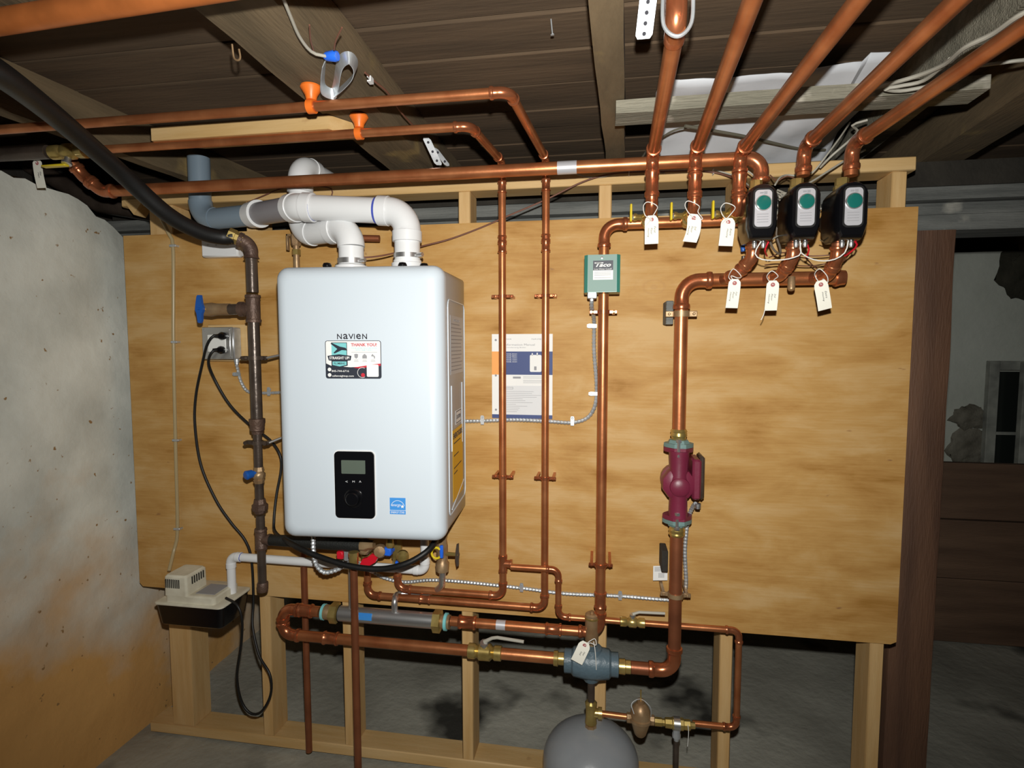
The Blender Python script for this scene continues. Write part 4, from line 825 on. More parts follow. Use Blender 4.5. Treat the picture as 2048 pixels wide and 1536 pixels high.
# ============================================================ circulators
pumps = [(1528, 360, 480), (1614, 357, 478), (1709, 355, 478)]
lab_p = ['left of three black circulator pumps, below the end of the long header pipe', 'middle of the three black circulator pumps', 'right of the three black circulator pumps']
PB = {}
def circulator(cx, ztop, zbot, Yc):
    T = Thing('circulator_pump', None, 'pump', (0, 0, 0)); H = ztop-zbot; w_ = .034
    def outl(s, dy):
        pts = []
        for i in range(9): a = math.radians(180-180*i/8); pts.append((w_*s*math.cos(a), H*.5-.032+.032*s*math.sin(a)))
        pts = pts[::-1]
        return [(x, z) for x, z in [(-w_*s, H*.5-.03)]+pts[::-1][1:-1]+[(w_*s, H*.5-.03), (w_*s, -H*.28*s), (w_*s*.80, -H*.5*s+.006), (w_*s*.7, -H*.5*s), (-w_*s*.7, -H*.5*s), (-w_*s*.80, -H*.5*s+.006), (-w_*s, -H*.28*s)]]
    R = [[(x, -v, z) for x, z in outl(s, v)] for s, v in ((.92, -.03), (.97, 0), (1, .02), (1, .05), (.96, .062), (.86, .069))]
    T.part('housing', MB().rings(R), BLACK)
    T.part('motor_can', MB().lathe([(0, .028), (.03, .028), (.055, .022)], (0, .02, 0), (0, 1, 0), 20), BLACKM)
    pl = Plane((0, -.069, 0), (1, 0, 0), (0, 0, 1), (0, -1, 0))
    mb = MB(); pl.rect(mb, -.0185, -.036, .0185, .048, 0, .0015, .009); f = T.part('face_plate', mb, SILVER)
    mb = MB(); pl.rect(mb, -.0220, -.040, .0220, .052, -.001, .0006, .011); T.part('plate_rim', mb, BLACKM)
    T.part('dial', MB().lathe([(0, .0165), (.004, .016), (.005, .013), (.004, 0)], (0, -.0705, .018), (0, -1, 0), 28), DIAL, label='round green dial')
    T.part('dial_ring', MB().lathe([(0, .0165), (0, .0185), (.003, .018), (.003, .0165)], (0, -.0705, .018), (0, -1, 0), 28), STEEL)
    mb = MB(); pl.rect(mb, -.008, .039, .000, .043, .0014, .0018); pl.rect(mb, .001, .038, .008, .044, .0014, .002)
    for z in (-.008, -.014, -.020, -.026): pl.rect(mb, -.013, z, .012, z+.0015, .0014, .0017)
    T.part('print', mb, GREYINK, f)
    mb = MB()
    for x in (-.008, .012): mb.lathe([(0, .005), (.004, .006), (.010, .0055), (.014, .004)], (x, -.035, -H*.5), (0, 0, -1), 10)
    T.part('cable_gland', mb, STEEL)
    T.part('top_union', MB().lathe([(-.012, .018), (.004, .018), (.006, .015), (.022, .015)], (0, .0, H*.5), (0, 0, 1), 8), BRASS)
    T.part('logo_badge', MB().lathe([(0, .011), (.0015, .010)], (0, -.0665, H*.5-.022), (0, -1, .12), 20), IRON)
    return T
pY = -.235
pY = -.284; ct = circulator(0, P(1528, 364, Y=pY).z, P(1528, 479, Y=pY).z, pY)
pump_o = []
for i, (px, t_, b_) in enumerate(pumps):
    c = P(px-2, (t_+b_)/2+2, Y=pY); c.y = -.215
    if i == 0: o = ct.o
    else:
        o = ct.o.copy(); COL.objects.link(o)
        for ch in list(ct.o.children):
            cc = ch.copy(); COL.objects.link(cc); cc.parent = o
            for g2 in ch.children: dd = g2.copy(); COL.objects.link(dd); dd.parent = cc
    o.location = c; o['label'] = lab_p[i]; o['category'] = 'pump'; o['group'] = 'black circulator pumps'; pump_o.append(c)
# pump outlets, down and left to the manifold
for i, (ex_, ey_) in enumerate(((1462, 560), (1552, 560), (1648, 560))):
    c = pump_o[i]; ztop = P(pumps[i][0], 476, Y=-.215).z
    pe1 = P((1516, 1600, 1692)[i], 516, Y=-.205); pe1.x = pump_o[i].x; pe2 = P(ex_+8, 552, Y=-.165)
    T = Thing('pump_outlet_pipe', ['left', 'middle', 'right'][i]+' of the angled copper stubs joining the pumps to the lower manifold', 'pipe', pe2)
    e3 = V((pe2.x-.02, SY, uz))
    run(T, [V((c.x, -.21, ztop+.01)), pe1, pe2, e3], MR, COPPERD, bend=1.8, sleeve=1.3)
T = Thing('manifold_bolt', 'small bronze pipe stub sticking out below the lower manifold', 'fitting', P(1576, 575, Y=-.13))
T.part('stub', MB().lathe([(0, .009), (.03, .009), (.035, .007), (.037, 0)], P(1583, 555, Y=-.14), (-.1, -.35, -1), 12), BRONZE)
# ============================================================ maroon pump
pz0, pz1 = zs(885), zs(1045); pc = (pz0+pz1)/2; PY = SY
MP = Thing('main_pump', 'maroon cast pump with grey green flanges in the big copper supply pipe', 'pump', (SX, PY, pz1))
for s_, z in ((1, pz0), (-1, pz1)):
    dia = [(-.042, 0), (-.036, .012), (-.016, .030), (.016, .030), (.036, .012), (.042, 0), (.036, -.012), (.016, -.030), (-.016, -.030), (-.036, -.012)]
    dia = [(x*.95, y*1.1) for x, y in dia]
    MP.part('flange', MB().prism(dia, (SX, PY, z-s_*.012), (1, 0, 0), (0, 1, 0), (0, 0, s_*-.012)), MAROON)
    MP.part('flange', MB().prism(dia, (SX, PY, z-s_*.0005), (1, 0, 0), (0, 1, 0), (0, 0, s_*-.011)).lathe([(0, .031), (.010, .026), (.011, .02)], (SX, PY, z-s_*.002), (0, 0, s_), 8), FLANGE, label='grey green flange')
    MP.part('brass_adapter', MB().lathe([(0, .020), (.010, .020), (.014, .023), (.022, .021), (.026, .023), (.032, .019)], (SX, PY, z+s_*.006), (0, 0, s_), 16), BRASS)
    MP.part('bolt', MB().lathe([(-.022, .0045), (-.022, .008), (-.015, .008), (-.015, .0045), (.018, .0045), (.018, .008), (.026, .008)], (SX-.004, PY-.034, z-s_*.012), (0, 0, 1), 6), STEEL)
MP.part('volute', MB().lathe([(-.055, .02), (-.05, .038), (-.02, .046), (.0, .047), (.012, .044), (.02, .03), (.022, 0)], (SX, PY-.012, pc), (0, -1, 0), 10)
        .lathe([(pz1-pc+.02, .026), (-.03, .024), (0, .030), (.03, .024), (pz0-pc-.02, .028)], (SX, PY-.014, pc), (0, 0, 1), 16)
        .lathe([(-.001, .027), (.006, .026), (.012, .018), (.012, 0)], (SX+.001, PY-.034, pc-.004), (0, -1, 0), 24), MAROON)
MP.part('motor_box', MB().box((SX+.034, PY-.03, pc-.040), (SX+.058, PY+.05, pc+.072), .006), MAROON); MP.part('motor_cover', MB().box((SX+.056, PY-.012, pc-.044), (SX+.070, PY+.055, pc+.078), .006), IRON)
MP.part('motor', MB().lathe([(0, .043), (.03, .042)], (SX, PY+.03, pc), (0, 1, 0), 20), MAROON)
MP.part('cable_gland', MB().lathe([(0, .009), (.008, .009), (.009, .007), (.014, .007)], (SX+.052, PY-.016, pc-.052), (0, 0, -1), 10), STEEL)
# ============================================================ green low water cutoff box
gx0, gx1 = P(1169, 550, Y=-.13).x, P(1240, 550, Y=-.13).x; gz0, gz1 = P(1205, 586, Y=-.13).z, P(1205, 512, Y=-.13).z
LW = Thing('low_water_cutoff', 'small green metal box on the vertical return pipe, white and black label', 'control box', (CX, -.1, gz0))
ch = .009; oy = -.155
pf_ = [(gx0, -.085), (gx0, oy+ch*1.2), (gx0+ch, oy), (gx1-ch, oy), (gx1, oy+ch*1.2), (gx1, -.085)]
LW.part('cover', MB().rings([[(x, y, gz0) for x, y in pf_], [(x, y, gz1) for x, y in pf_]]), GREEN)
G = Plane((gx0, oy, gz0), (1, 0, 0), (0, 0, 1), (0, -1, 0)); W_ = gx1-gx0; H_ = gz1-gz0
mb = MB(); G.rect(mb, ch+.0005, .001, W_-ch-.0005, H_-.0005, 0, .0012); LW.part('front_panel', mb, GREENL)
LW.part('screw', MB().lathe([(0, .004), (.002, .0035), (.003, 0)], (gx0+W_*.49, oy-.001, gz1-.009), (0, -1, 0), 12), STEEL)
mb = MB(); G.rect(mb, W_*.245, H_*.33, W_*.80, H_*.58, .0012, .0016); lb = LW.part('label_plate', mb, PAPER); mb = MB(); G.rect(mb, W_*.245, H_*.58, W_*.80, H_*.84, .0012, .0017)
for q in (.53, .49, .45, .38): G.rect(mb, W_*.28, H_*q, W_*.74, H_*(q+.006), .0015, .0018)
LW.part('black_print', mb, DARKP, lb)
mb = MB(); G.text(mb, 'Taco', W_*.53, H_*.725, w=W_*.42, h=H_*.11, h0=.0016, h1=.002, shear=.4, bold=.03); G.rect(mb, W_*.285, H_*.765, W_*.53, H_*.79, .0016, .002); G.text(mb, 'Low Water Cutoff', W_*.52, H_*.615, w=W_*.48, h=H_*.04, h0=.0016, h1=.002); LW.part('white_print', mb, PAPER, lb)
LW.part('cable_clamp', MB().box((gx0+.008, -.125, gz0-.014), (gx0+.034, -.10, gz0+.002), .002).lathe([(0, .006), (.02, .006)], (gx0+.02, -.112, gz0), (0, 0, -1), 8), GALV)
# ============================================================ armoured cables
G1 = 'flexible metal clad cables'
c0 = V((gx0+.02, -.112, gz0-.008))
pts = [c0, c0+V((0, .02, -.03)), P(1188, 640, Y=-.02), P(1188, 700, Y=-.012), P(1193, 770, Y=-.012), P(1190, 810, Y=-.012), P(1175, 835, Y=-.012), P(1145, 845, Y=-.012), P(1100, 843, Y=-.012), P(1030, 840, Y=-.012), P(960, 842, Y=-.012), P(925, 842, Y=-.014), P(905, 840, Y=-.02)]
T = Thing('metal_clad_cable', 'flexible metal cable from the green box down and left across the manual to the boiler', 'cable', pts[7], G1); T.part('armour', armored(pts, .0062), GALV)
def cable_strap(T, p, dx, dz, side):
    mb = MB(); d = V((dx, 0, dz)).normalized(); n_ = V((-d.z, 0, d.x))*side; p = V(p)
    mb.prism([(-.005, -.008), (.005, -.008), (.006, .014), (.004, .020), (-.004, .020), (-.006, .014)], p+V((0, -.009, 0)), d, n_, (0, -.0015, 0)); mb.lathe([(0, .003), (.002, .002)], p+n_*.014+V((0, -.0105, 0)), (0, -1, 0), 8)
    mb.box(p+n_*.012+V((-.003, -.009, -.003)), p+n_*.012+V((.003, 0, .003))); T.part('strap', mb, GALV)
for px, py, dx, dz, sd in ((1188, 652, 0, -1, -1), (1191, 787, 0, -1, -1), (1145, 845, 1, 0, 1), (966, 843, 1, 0, 1)): cable_strap(T, P(px, py, Y=-.012), dx, dz, sd)
pts = [P(742, 1142, Y=-.03), P(770, 1156, Y=-.014), P(810, 1164, Y=-.012), P(860, 1160, Y=-.012), P(920, 1163, Y=-.012), P(1043, 1176, Y=-.012), P(1130, 1187, Y=-.012), P(1240, 1192, Y=-.012), P(1330, 1199, Y=-.014), P(1362, 1196, Y=-.03), P(1372, 1170, Y=-.05), P(1370, 1100, Y=-.06), P(1376, 1040, Y=-.07), P(1385, 1015, Y=-.09), V((SX+.046, PY-.016, pc-.052))]
T = Thing('metal_clad_cable', 'flexible metal cable along the lower plywood edge and up beside the maroon pump', 'cable', pts[7], G1); T.part('armour', armored(pts, .0062), GALV)
for px, py in ((1044, 1176), (1240, 1192)): cable_strap(T, P(px, py, Y=-.012), 1, 0, 1)
pts = [P(627, 1068, Y=-.21), P(627, 1100, Y=-.22), P(632, 1128, Y=-.22), P(648, 1144, Y=-.22), P(672, 1140, Y=-.20), P(705, 1126, Y=-.16), P(745, 1143, Y=-.06)]
T = Thing('metal_clad_cable', 'short flexible metal cable looping below the boiler bottom left', 'cable', pts[3], G1); T.part('armour', armored(pts, .0072), GALV)
pts = [P(470, 716, Y=-.03), P(476, 740, Y=-.014), P(483, 765, Y=-.012), P(498, 784, Y=-.012), P(530, 786, Y=-.012), P(580, 784, Y=-.014)]
T = Thing('metal_clad_cable', 'flexible metal cable from the metal outlet box behind the gas pipe to the boiler', 'cable', pts[2], G1); T.part('armour', armored(pts, .0055), GALV)
cable_strap(T, P(480, 748, Y=-.012), 0, -1, -1); cable_strap(T, P(541, 786, Y=-.012), 1, 0, 1)
# ============================================================ outlet box, cords
ox0, ox1 = P(411, 690, Y=-.05).x, P(472, 690, Y=-.05).x; oz0, oz1 = P(440, 718, Y=-.05).z, P(440, 655, Y=-.05).z
single('outlet_backing_board', MB().box((ox0-.012, -.022, oz0-.008), (ox1+.02, 0, oz1+.010), .002), PINEH, 'pale wood block behind the metal outlet box', 'board')
T = Thing('metal_outlet_box', 'galvanised square outlet box with two black plugs, left of the gas pipe', 'outlet', ((ox0+ox1)/2, -.02, oz0))
T.part('box', MB().box((ox0, -.060, oz0), (ox1, -.022, oz1), .003), GALV)
T.part('cover', MB().box((ox0-.001, -.064, oz0-.001), (ox1+.001, -.060, oz1+.001), .002).box((ox1-.014, -.066, oz0+.008), (ox1-.009, -.064, oz1-.008), .001), STEEL)
T.part('receptacle', MB().box((ox0+.02, -.067, oz0+.022), (ox1-.024, -.063, oz1-.022), .002), WHITE)
for sx_, sz_ in ((ox0+.008, oz1-.008), (ox1-.012, oz1-.006), (ox1-.010, oz0+.008)): T.part('screw', MB().lathe([(0, .0035), (.003, .002)], (sx_, -.064, sz_), (0, -1, 0), 8), STEEL)
T.part('connector', MB().lathe([(0, .008), (.012, .008), (.013, .006), (.02, .006)], (ox1-.010, -.035, oz0+.002), (0, 0, -1), 10), GALV)
pa = P(443, 672, Y=-.075); pb2 = P(441, 700, Y=-.075)
C1 = [pa+V((-.004, -.012, 0)), P(426, 672, Y=-.10), P(414, 690, Y=-.10), P(404, 730, Y=-.08), P(392, 790, Y=-.06), P(390, 850, Y=-.05), P(402, 930, Y=-.04), P(432, 1000, Y=-.04), P(462, 1045, Y=-.04), P(490, 1080, Y=-.035), P(503, 1120, Y=-.03), P(507, 1200, Y=-.03), P(505, 1250, Y=-.05), P(518, 1310, Y=-.08), P(540, 1350, Y=-.10), P(541, 1390, Y=-.10), P(522, 1424, Y=-.10), P(500, 1426, Y=-.10), P(482, 1400, Y=-.10), P(474, 1350, Y=-.12), P(482, 1290, Y=-.13), P(484, 1240, Y=-.14), P(474, 1210, Y=-.14), P(452, 1196, Y=-.12)]
T = Thing('power_cord', 'black power cord looping from the outlet box down to the condensate pump', 'cord', C1[10])
T.part('plug', MB().lathe([(0, .012), (.010, .013), (.018, .009), (.02, 0)], pa+V((0, .010, 0)), (0, -1, 0), 12).sweep([pa+V((0, -.004, 0)), pa+V((-.018, -.012, 0))], [.008, .005], 10), BLACK); T.part('cord', MB().sweep(resample(spline(C1, 8), .012), .0042, 10), BLACKM)
C2 = [pb2+V((-.004, -.012, 0)), P(424, 704, Y=-.10), P(417, 725, Y=-.09), P(430, 760, Y=-.06), P(460, 810, Y=-.05), P(500, 850, Y=-.05), P(540, 880, Y=-.05), P(560, 910, Y=-.06), P(562, 940, Y=-.06), P(553, 990, Y=-.07), P(548, 1040, Y=-.09), P(552, 1065, Y=-.12), P(590, 1092, Y=-.22), P(640, 1114, Y=-.24), P(700, 1132, Y=-.25), P(760, 1138, Y=-.25), P(810, 1128, Y=-.25), P(850, 1106, Y=-.23), P(868, 1086, Y=-.20), P(872, 1070, Y=-.18)]
T = Thing('power_cord', 'black power cord from the outlet box sagging in front of the valves to the boiler', 'cord', C2[10])
T.part('plug', MB().lathe([(0, .012), (.010, .013), (.018, .009), (.02, 0)], pb2+V((0, .010, 0)), (0, -1, 0), 12).sweep([pb2+V((0, -.004, 0)), pb2+V((-.018, -.012, 0))], [.008, .005], 10), BLACK)
r_c = resample(spline(C2, 8), .012); T.part('cord', MB().sweep(r_c, [.0042+.004*max(0, min(1, (i/len(r_c)-.55)*12)) for i in range(len(r_c))], 12), BLACKM)
# white surge box
x0, x1 = P(404, 500, Y=-.03).x, P(477, 500, Y=-.03).x
T = Thing('white_outlet_box', 'white plastic outlet box at the plywood top edge behind the black hose', 'outlet', (x0, 0, P(440, 515, Y=-.03).z))
T.part('box', MB().box((x0, -.035, P(440, 514, Y=-.03).z), (x1, 0, P(440, 466, Y=-.03).z), .005), PVC)
mb = MB()
for px in (415, 432, 455): c = P(px, 490, Y=-.036); mb.box(c+V((-.003, 0, -.001)), c+V((.003, .002, .001)))
T.part('slot', mb, GREYINK)
# vinyl drain tube
pts = [P(300, 405, Y=-.02), P(318, 430, Y=-.02), P(338, 468, Y=-.012), P(346, 492, Y=-.010), P(347, 600, Y=-.010), P(347, 683, Y=-.010), P(351, 880, Y=-.010), P(355, 1057, Y=-.010), P(348, 1100, Y=-.02), P(338, 1142, Y=-.06)]
T = Thing('clear_vinyl_tube', 'clear yellowish tube clipped down the left side of the plywood', 'tube', pts[5]); T.part('tube', MB().sweep(resample(spline(pts, 8), .02), .0055, 12), VINYL)
for py in (492, 684, 880, 1057):
    c = P(347+(py-492)*.014, py, Y=-.010); T.part('clip', MB().box(c+V((-.010, -.008, -.004)), c+V((.014, -.005, .004)), .001).lathe([(0, .003), (.003, .002)], c+V((.011, -.008, 0)), (0, -1, 0), 8).box(c+V((.008, -.006, -.003)), c+V((.013, .010, .003))), GALV)
# ============================================================ condensate pump and drain
cx0, cx1 = P(307, 1208, Y=-.165).x, P(442, 1215, Y=-.165).x; cz1 = P(380, 1214, Y=-.165).z; cz0 = P(380, 1258, Y=-.165).z; cyf, cyb = -.165, -.095
T = Thing('condensate_pump', 'condensate pump with ivory top and black tank at the lower left plywood corner', 'pump', ((cx0+cx1)/2, -.17, cz0))
def tank_r(ins, z, r=.016): return [(x, y, z) for x, y in rrect(cx0+ins, cyf+ins, cx1-ins, cyb+.08-ins, r)]
T.part('reservoir', MB().rings([tank_r(.014, cz0), tank_r(.010, cz0+.004), tank_r(.002, cz1-.002), tank_r(.002, cz1)]), BLACK)
T.part('lid_rim', MB().rings([tank_r(0, cz1-.002), tank_r(-.002, cz1), tank_r(-.002, cz1+.004), tank_r(.002, cz1+.006)]), IVORY)
T.part('lid', MB().rings([[(x, y, z) for x, y in rrect(cx0+.034+i_, cyf+.008+i_, cx1-.03-i_, cyb+.06-i_, .012)] for i_, z in ((0, cz1+.004), (0, cz1+.026), (.004, cz1+.030))]), IVORY)
mx0, mx1 = cx0+.034, cx0+.115; mzt = 0
T.part('motor_cover', MB().rings([[(x, y, z) for x, y in rrect(mx0+i_, cyf+.006+i_, mx1-i_, cyb+.03-i_, .008)] for i_, z in ((0, cz1+.028), (.001, cz1+.088), (.006, cz1+.094))]), IVORY)
for i in range(8): T.part('vent_slot', MB().box((mx0+.008+i*.0065, cyf+.0045, cz1+.054), (mx0+.0105+i*.0065, cyf+.0075, cz1+.082)), DARK)
for i in range(6): T.part('vent_slot', MB().box((mx1-.0015, cyf+.030+i*.010, cz1+.060), (mx1+.0012, cyf+.034+i*.010, cz1+.084)), DARK)
T.part('label', MB().box((mx1+.012, cyf+.03, cz1+.030), (cx1-.045, cyf+.10, cz1+.0312)), GREYINK)
T.part('inlet_rim', MB().lathe([(0, .014), (.001, .014), (.001, .0)], (cx0+.018, -.06, cz1+.005), (0, 0, 1), 16), DARK)
dz_ = P(480, 1114, Y=-.065).z; dx_ = P(463, 1150, Y=-.065).x
T = Thing('white_drain_pipe', 'thin white plastic drain pipe from below the boiler left to the condensate pump', 'pipe', (dx_, -.065, cz1))
zf_ = cz1+.006; ex2 = P(850, 1130, Y=-.065).x
d0, d1, d2, d3 = V((dx_, -.065, zf_)), V((dx_, -.065, dz_)), V((ex2, -.065, dz_-.004)), V((ex2, -.065, BZ-.005))
_, aa, t_ = pvc_elbow(T, [d0, d1, d2], .0135, .02, sock=.018); _, ab, t_ = pvc_elbow(T, [d1, d2, d3], .0135, .02, sock=.016)
T.part('pipe', MB().sweep([d0, aa[0]], .0135, 20), PVC); T.part('pipe', MB().sweep([aa[-1], ab[0]], .0135, 20), PVC); T.part('pipe', MB().sweep([ab[-1], d3], .0135, 20), PVC)
T.part('primer_ring', MB().lathe([(0, .0135), (0, .0142), (.002, .0142), (.002, .0135)], aa[-1]+V((.018, 0, 0)), (1, 0, 0), 20), PURPLE)
# ============================================================ valves below the boiler
def zbb(px, py, Y): return P(px, py, Y=Y)
VY = DY
T = Thing('isolation_valve', 'brass valve with red handle above the outer water pipe', 'valve', (xu, VY, zat(735, 1130)))
c = V((xu, -.10, P(737, 1110, Y=-.10).z))
T.part('valve_body', MB().lathe([(-.05, .012), (-.03, .012), (-.028, .016), (-.012, .017), (.012, .017), (.03, .016), (.05, .013)], (xu, VY-.005, c.z), (0, 0, 1), 8), BRASS)
T.part('handle', MB().prism([(-.028, -.014), (-.020, -.022), (0, -.018), (.020, -.006), (.026, .006), (.020, .016), (.008, .018), (-.006, .006), (-.02, .002)], P(741, 1117, Y=-.150), (1, 0, 0), (0, 0, 1), (0, -.012, 0)).lathe([(0, .006), (.055, .006)], V((P(741, 1117, Y=-.15).x, -.10, P(741, 1117, Y=-.15).z-.004)), (0, -1, 0), 8), RED, label='red handle')
q = P(762, 1098, Y=-.13); T.part('union_nut', MB().lathe([(0, .013), (.006, .019), (.022, .021), (.032, .016), (.034, 0)], q, (.25, -1, .1), 14), BRONZE)
T = Thing('isolation_valve', 'brass valve with blue handle above the inner water pipe', 'valve', (xv, VY, zat(795, 1135)))
c = V((xv, -.10, P(797, 1100, Y=-.10).z))
T.part('valve_body', MB().lathe([(-.055, .013), (-.04, .013), (-.038, .016), (-.012, .017), (.012, .017), (.05, .014)], (xv, VY-.005, c.z), (0, 0, 1), 8), BRASS)
T.part('handle', MB().box(c+V((-.010, -.055, .0)), c+V((.014, -.035, .026)), .004).lathe([(0, .006), (.05, .006)], c, (0, -1, .1), 8), BLUEW, label='blue handle')
q = P(806, 1108, Y=-.13); T.part('union_nut', MB().lathe([(0, .012), (.006, .017), (.018, .019), (.026, .012), (.028, 0)], q, (.3, -1, -.1), 14), BRASS)
c = P(794, 1124, Y=-.13); T.part('blue_cap', MB().lathe([(0, .005), (.006, .004), (.007, 0)], c, (0, -1, 0), 10), BLUEW)
T = Thing('isolation_valve', 'bronze valve with red lever end beside the black wrapped pipe', 'valve', P(690, 1105, Y=-.16))
c = P(697, 1110, Y=-.16); c.x = lx1
T.part('valve_body', MB().lathe([(-.03, .013), (-.01, .015), (.01, .015), (.04, .012)], (lx1, -.12, c.z), (0, 0, 1), 8), GALV)
T.part('handle', MB().box(P(673, 1119, Y=-.17)+V((-.001, 0, 0)), P(684, 1104, Y=-.17)+V((.002, .012, 0)), .003), RED, label='red lever end')
c2 = P(728, 1098, Y=-.15); T.part('bonnet', MB().lathe([(0, .018), (.016, .022), (.03, .020), (.036, .012)], c2+V((.004, .02, 0)), (-.1, -1, .2), 8), BRONZE)
T.part('red_tab', MB().box(c2+V((.012, -.02, .012)), c2+V((.036, -.006, .024)), .003), RED)
T = Thing('gas_valve', 'brass valve with yellow ring handle and dark butterfly key, below the boiler right corner', 'valve', P(890, 1135, Y=-.13))
xq = P(885, 1150, Y=-.13).x; zq = lambda py: P(885, py, Y=-.13).z
T.part('valve_body', MB().lathe([(zq(1142)-zq(1100), .019), (zq(1126)-zq(1100), .0205), (zq(1122)-zq(1100), .016), (-.008, .017), (.012, .017), (.03, .014), (zq(1072)-zq(1100), .015)], (xq, -.13, zq(1100)), (0, 0, 1), 8), BRONZE)
T.part('ring_handle', MB().sweep([V((xq-.008, -.16, zq(1098)))+V((.014*math.cos(a*math.pi/9), -.003, .016*math.sin(a*math.pi/9))) for a in range(2, 17)], .0035, 8), YELLOW)
T.part('blue_lever', MB().box((xq+.002, -.165, zq(1108)), (xq+.012, -.155, zq(1083)), .002), BLUEW)
T.part('side_stem', MB().lathe([(0, .006), (.04, .005)], (xq+.01, -.135, zq(1106)), (1, 0, 0), 8), BRASS)
T.part('butterfly_key', MB().prism([(-.003, .010), (0, .032), (.006, .034), (.006, .008), (.008, 0), (.006, -.010), (.006, -.030), (.0, -.036), (-.004, -.012)], (xq+.046, -.140, zq(1106)), (1, .2, 0), (0, 0, 1), (0, .006, 0)), IRON)
T = Thing('fill_valve', 'small brass valve stem with yellow green cap below the boiler centre', 'valve', P(782, 1085, Y=-.15))
c = P(780, 1092, Y=-.15); T.part('valve_body', MB().lathe([(-.004, .010), (.004, .013), (.03, .011)], c, (0, 0, 1), 10), BRASS)
# ============================================================ manual sheet
mA = P(984, 668, Y=-.003); mB = P(1104, 838, Y=-.003)
x0, x1 = P(984, 750, Y=-.003).x, P(1105, 750, Y=-.003).x; z0, z1 = P(1045, 837, Y=-.003).z, P(1045, 668, Y=-.003).z; W_ = x1-x0; H_ = z1-z0
T = Thing('manual_booklet', 'white and navy printed manual cover taped to the plywood behind two copper pipes', 'booklet', ((x0+x1)/2, 0, z0)); T.part('cover_page', MB().box((x0, -.003, z0), (x1, 0, z1)), PAPER)
Q = Plane((x0, -.003, z0), (1, 0, 0), (0, 0, 1), (0, -1, 0))
mb = MB(); Q.rect(mb, W_*.13, H_*.52, W_, H_*.795, .0002, .0005); T.part('navy_band', mb, NAVY); mb = MB(); Q.rect(mb, 0, 0, W_, H_*.045, .0002, .0005); T.part('navy_band', mb, NAVY)
mb = MB(); Q.rect(mb, 0, H_*.52, W_*.13, H_*.795, .0002, .0005); T.part('orange_band', mb, ORANGEP)
mb = MB(); Q.rect(mb, W_*.13, H_*.05, W_*.9, H_*.39, .0002, .0004); T.part('grey_box', mb, mat('pale_grey_print', (.70, .71, .72), .8))
mb = MB(); Q.rect(mb, W_*.63, H_*.555, W_*.82, H_*.755, .0004, .0008, .004); Q.rect(mb, W_*.66, H_*.75, W_*.68, H_*.775, .0004, .0008); Q.rect(mb, W_*.74, H_*.75, W_*.76, H_*.78, .0004, .0008); T.part('boiler_picture', mb, PAPER); mb = MB()
for i in range(5): Q.text(mb, 'NHB-%03dH' % (55+25*i), W_*.33, H_*(.765-.023*i), w=W_*.17, h=H_*.012, h0=.0004, h1=.0007)
T.part('white_print', mb, PAPER)
mb = MB(); Q.text(mb, 'Information Manual', W_*.46, H_*.875, w=W_*.50, h=H_*.024); Q.text(mb, 'Condensing Boiler', W_*.40, H_*.84, w=W_*.34, h=H_*.017)
Q.text(mb, 'USER', W_*.27, H_*.94, w=W_*.12, h=H_*.013); Q.text(mb, 'NAVIEN', W_*.76, H_*.94, w=W_*.2, h=H_*.016)
Q.rect(mb, W_*.35, H_*.475, W_*.48, H_*.498, .0002, .0005, .001); Q.rect(mb, W_*.70, H_*.575, W_*.74, H_*.62, .0008, .001)
for i, z in enumerate((.495, .48, .455, .44, .425)): Q.rect(mb, W_*.52, H_*z, W_*.85, H_*(z+.0035), .0004, .0006)
for i in range(12): Q.rect(mb, W_*.24, H_*(.32-.022*i), W_*(.24+random.uniform(.15, .58)), H_*(.3235-.022*i), .0004, .0006)
frame_strip(Q, mb, [(W_*.22, H_*.35), (W_*.35, H_*.35), (W_*.35, H_*.37), (W_*.22, H_*.37)], .0012, .0006)
for z in (.93, .51, .10): Q.poly(mb, circ(W_*.065, H_*z, .0035, 12), .0002, .0006)
T.part('grey_print', mb, GREYINK)
# barcode sticker at pump pipe
c = P(1320, 1145, Y=-.03); T = Thing('barcode_label', 'small white barcode label sticking out left of the lower pump pipe', 'label', c)
Q = Plane(c, V((1, .1, .04)).normalized(), (0, 0, 1), (0, -1, 0)); mb = MB(); Q.rect(mb, -.020, -.024, .022, .020, -.0008, 0); T.part('card', mb, PAPER); mb = MB()
for i in range(8): Q.rect(mb, -.004+i*.0022, -.016, -.003+i*.0022, -.001, 0, .0004)
for i in range(4): Q.rect(mb, -.016, .004+i*.0035, .012, .0055+i*.0035, 0, .0003)
T.part('print', mb, GREYINK)
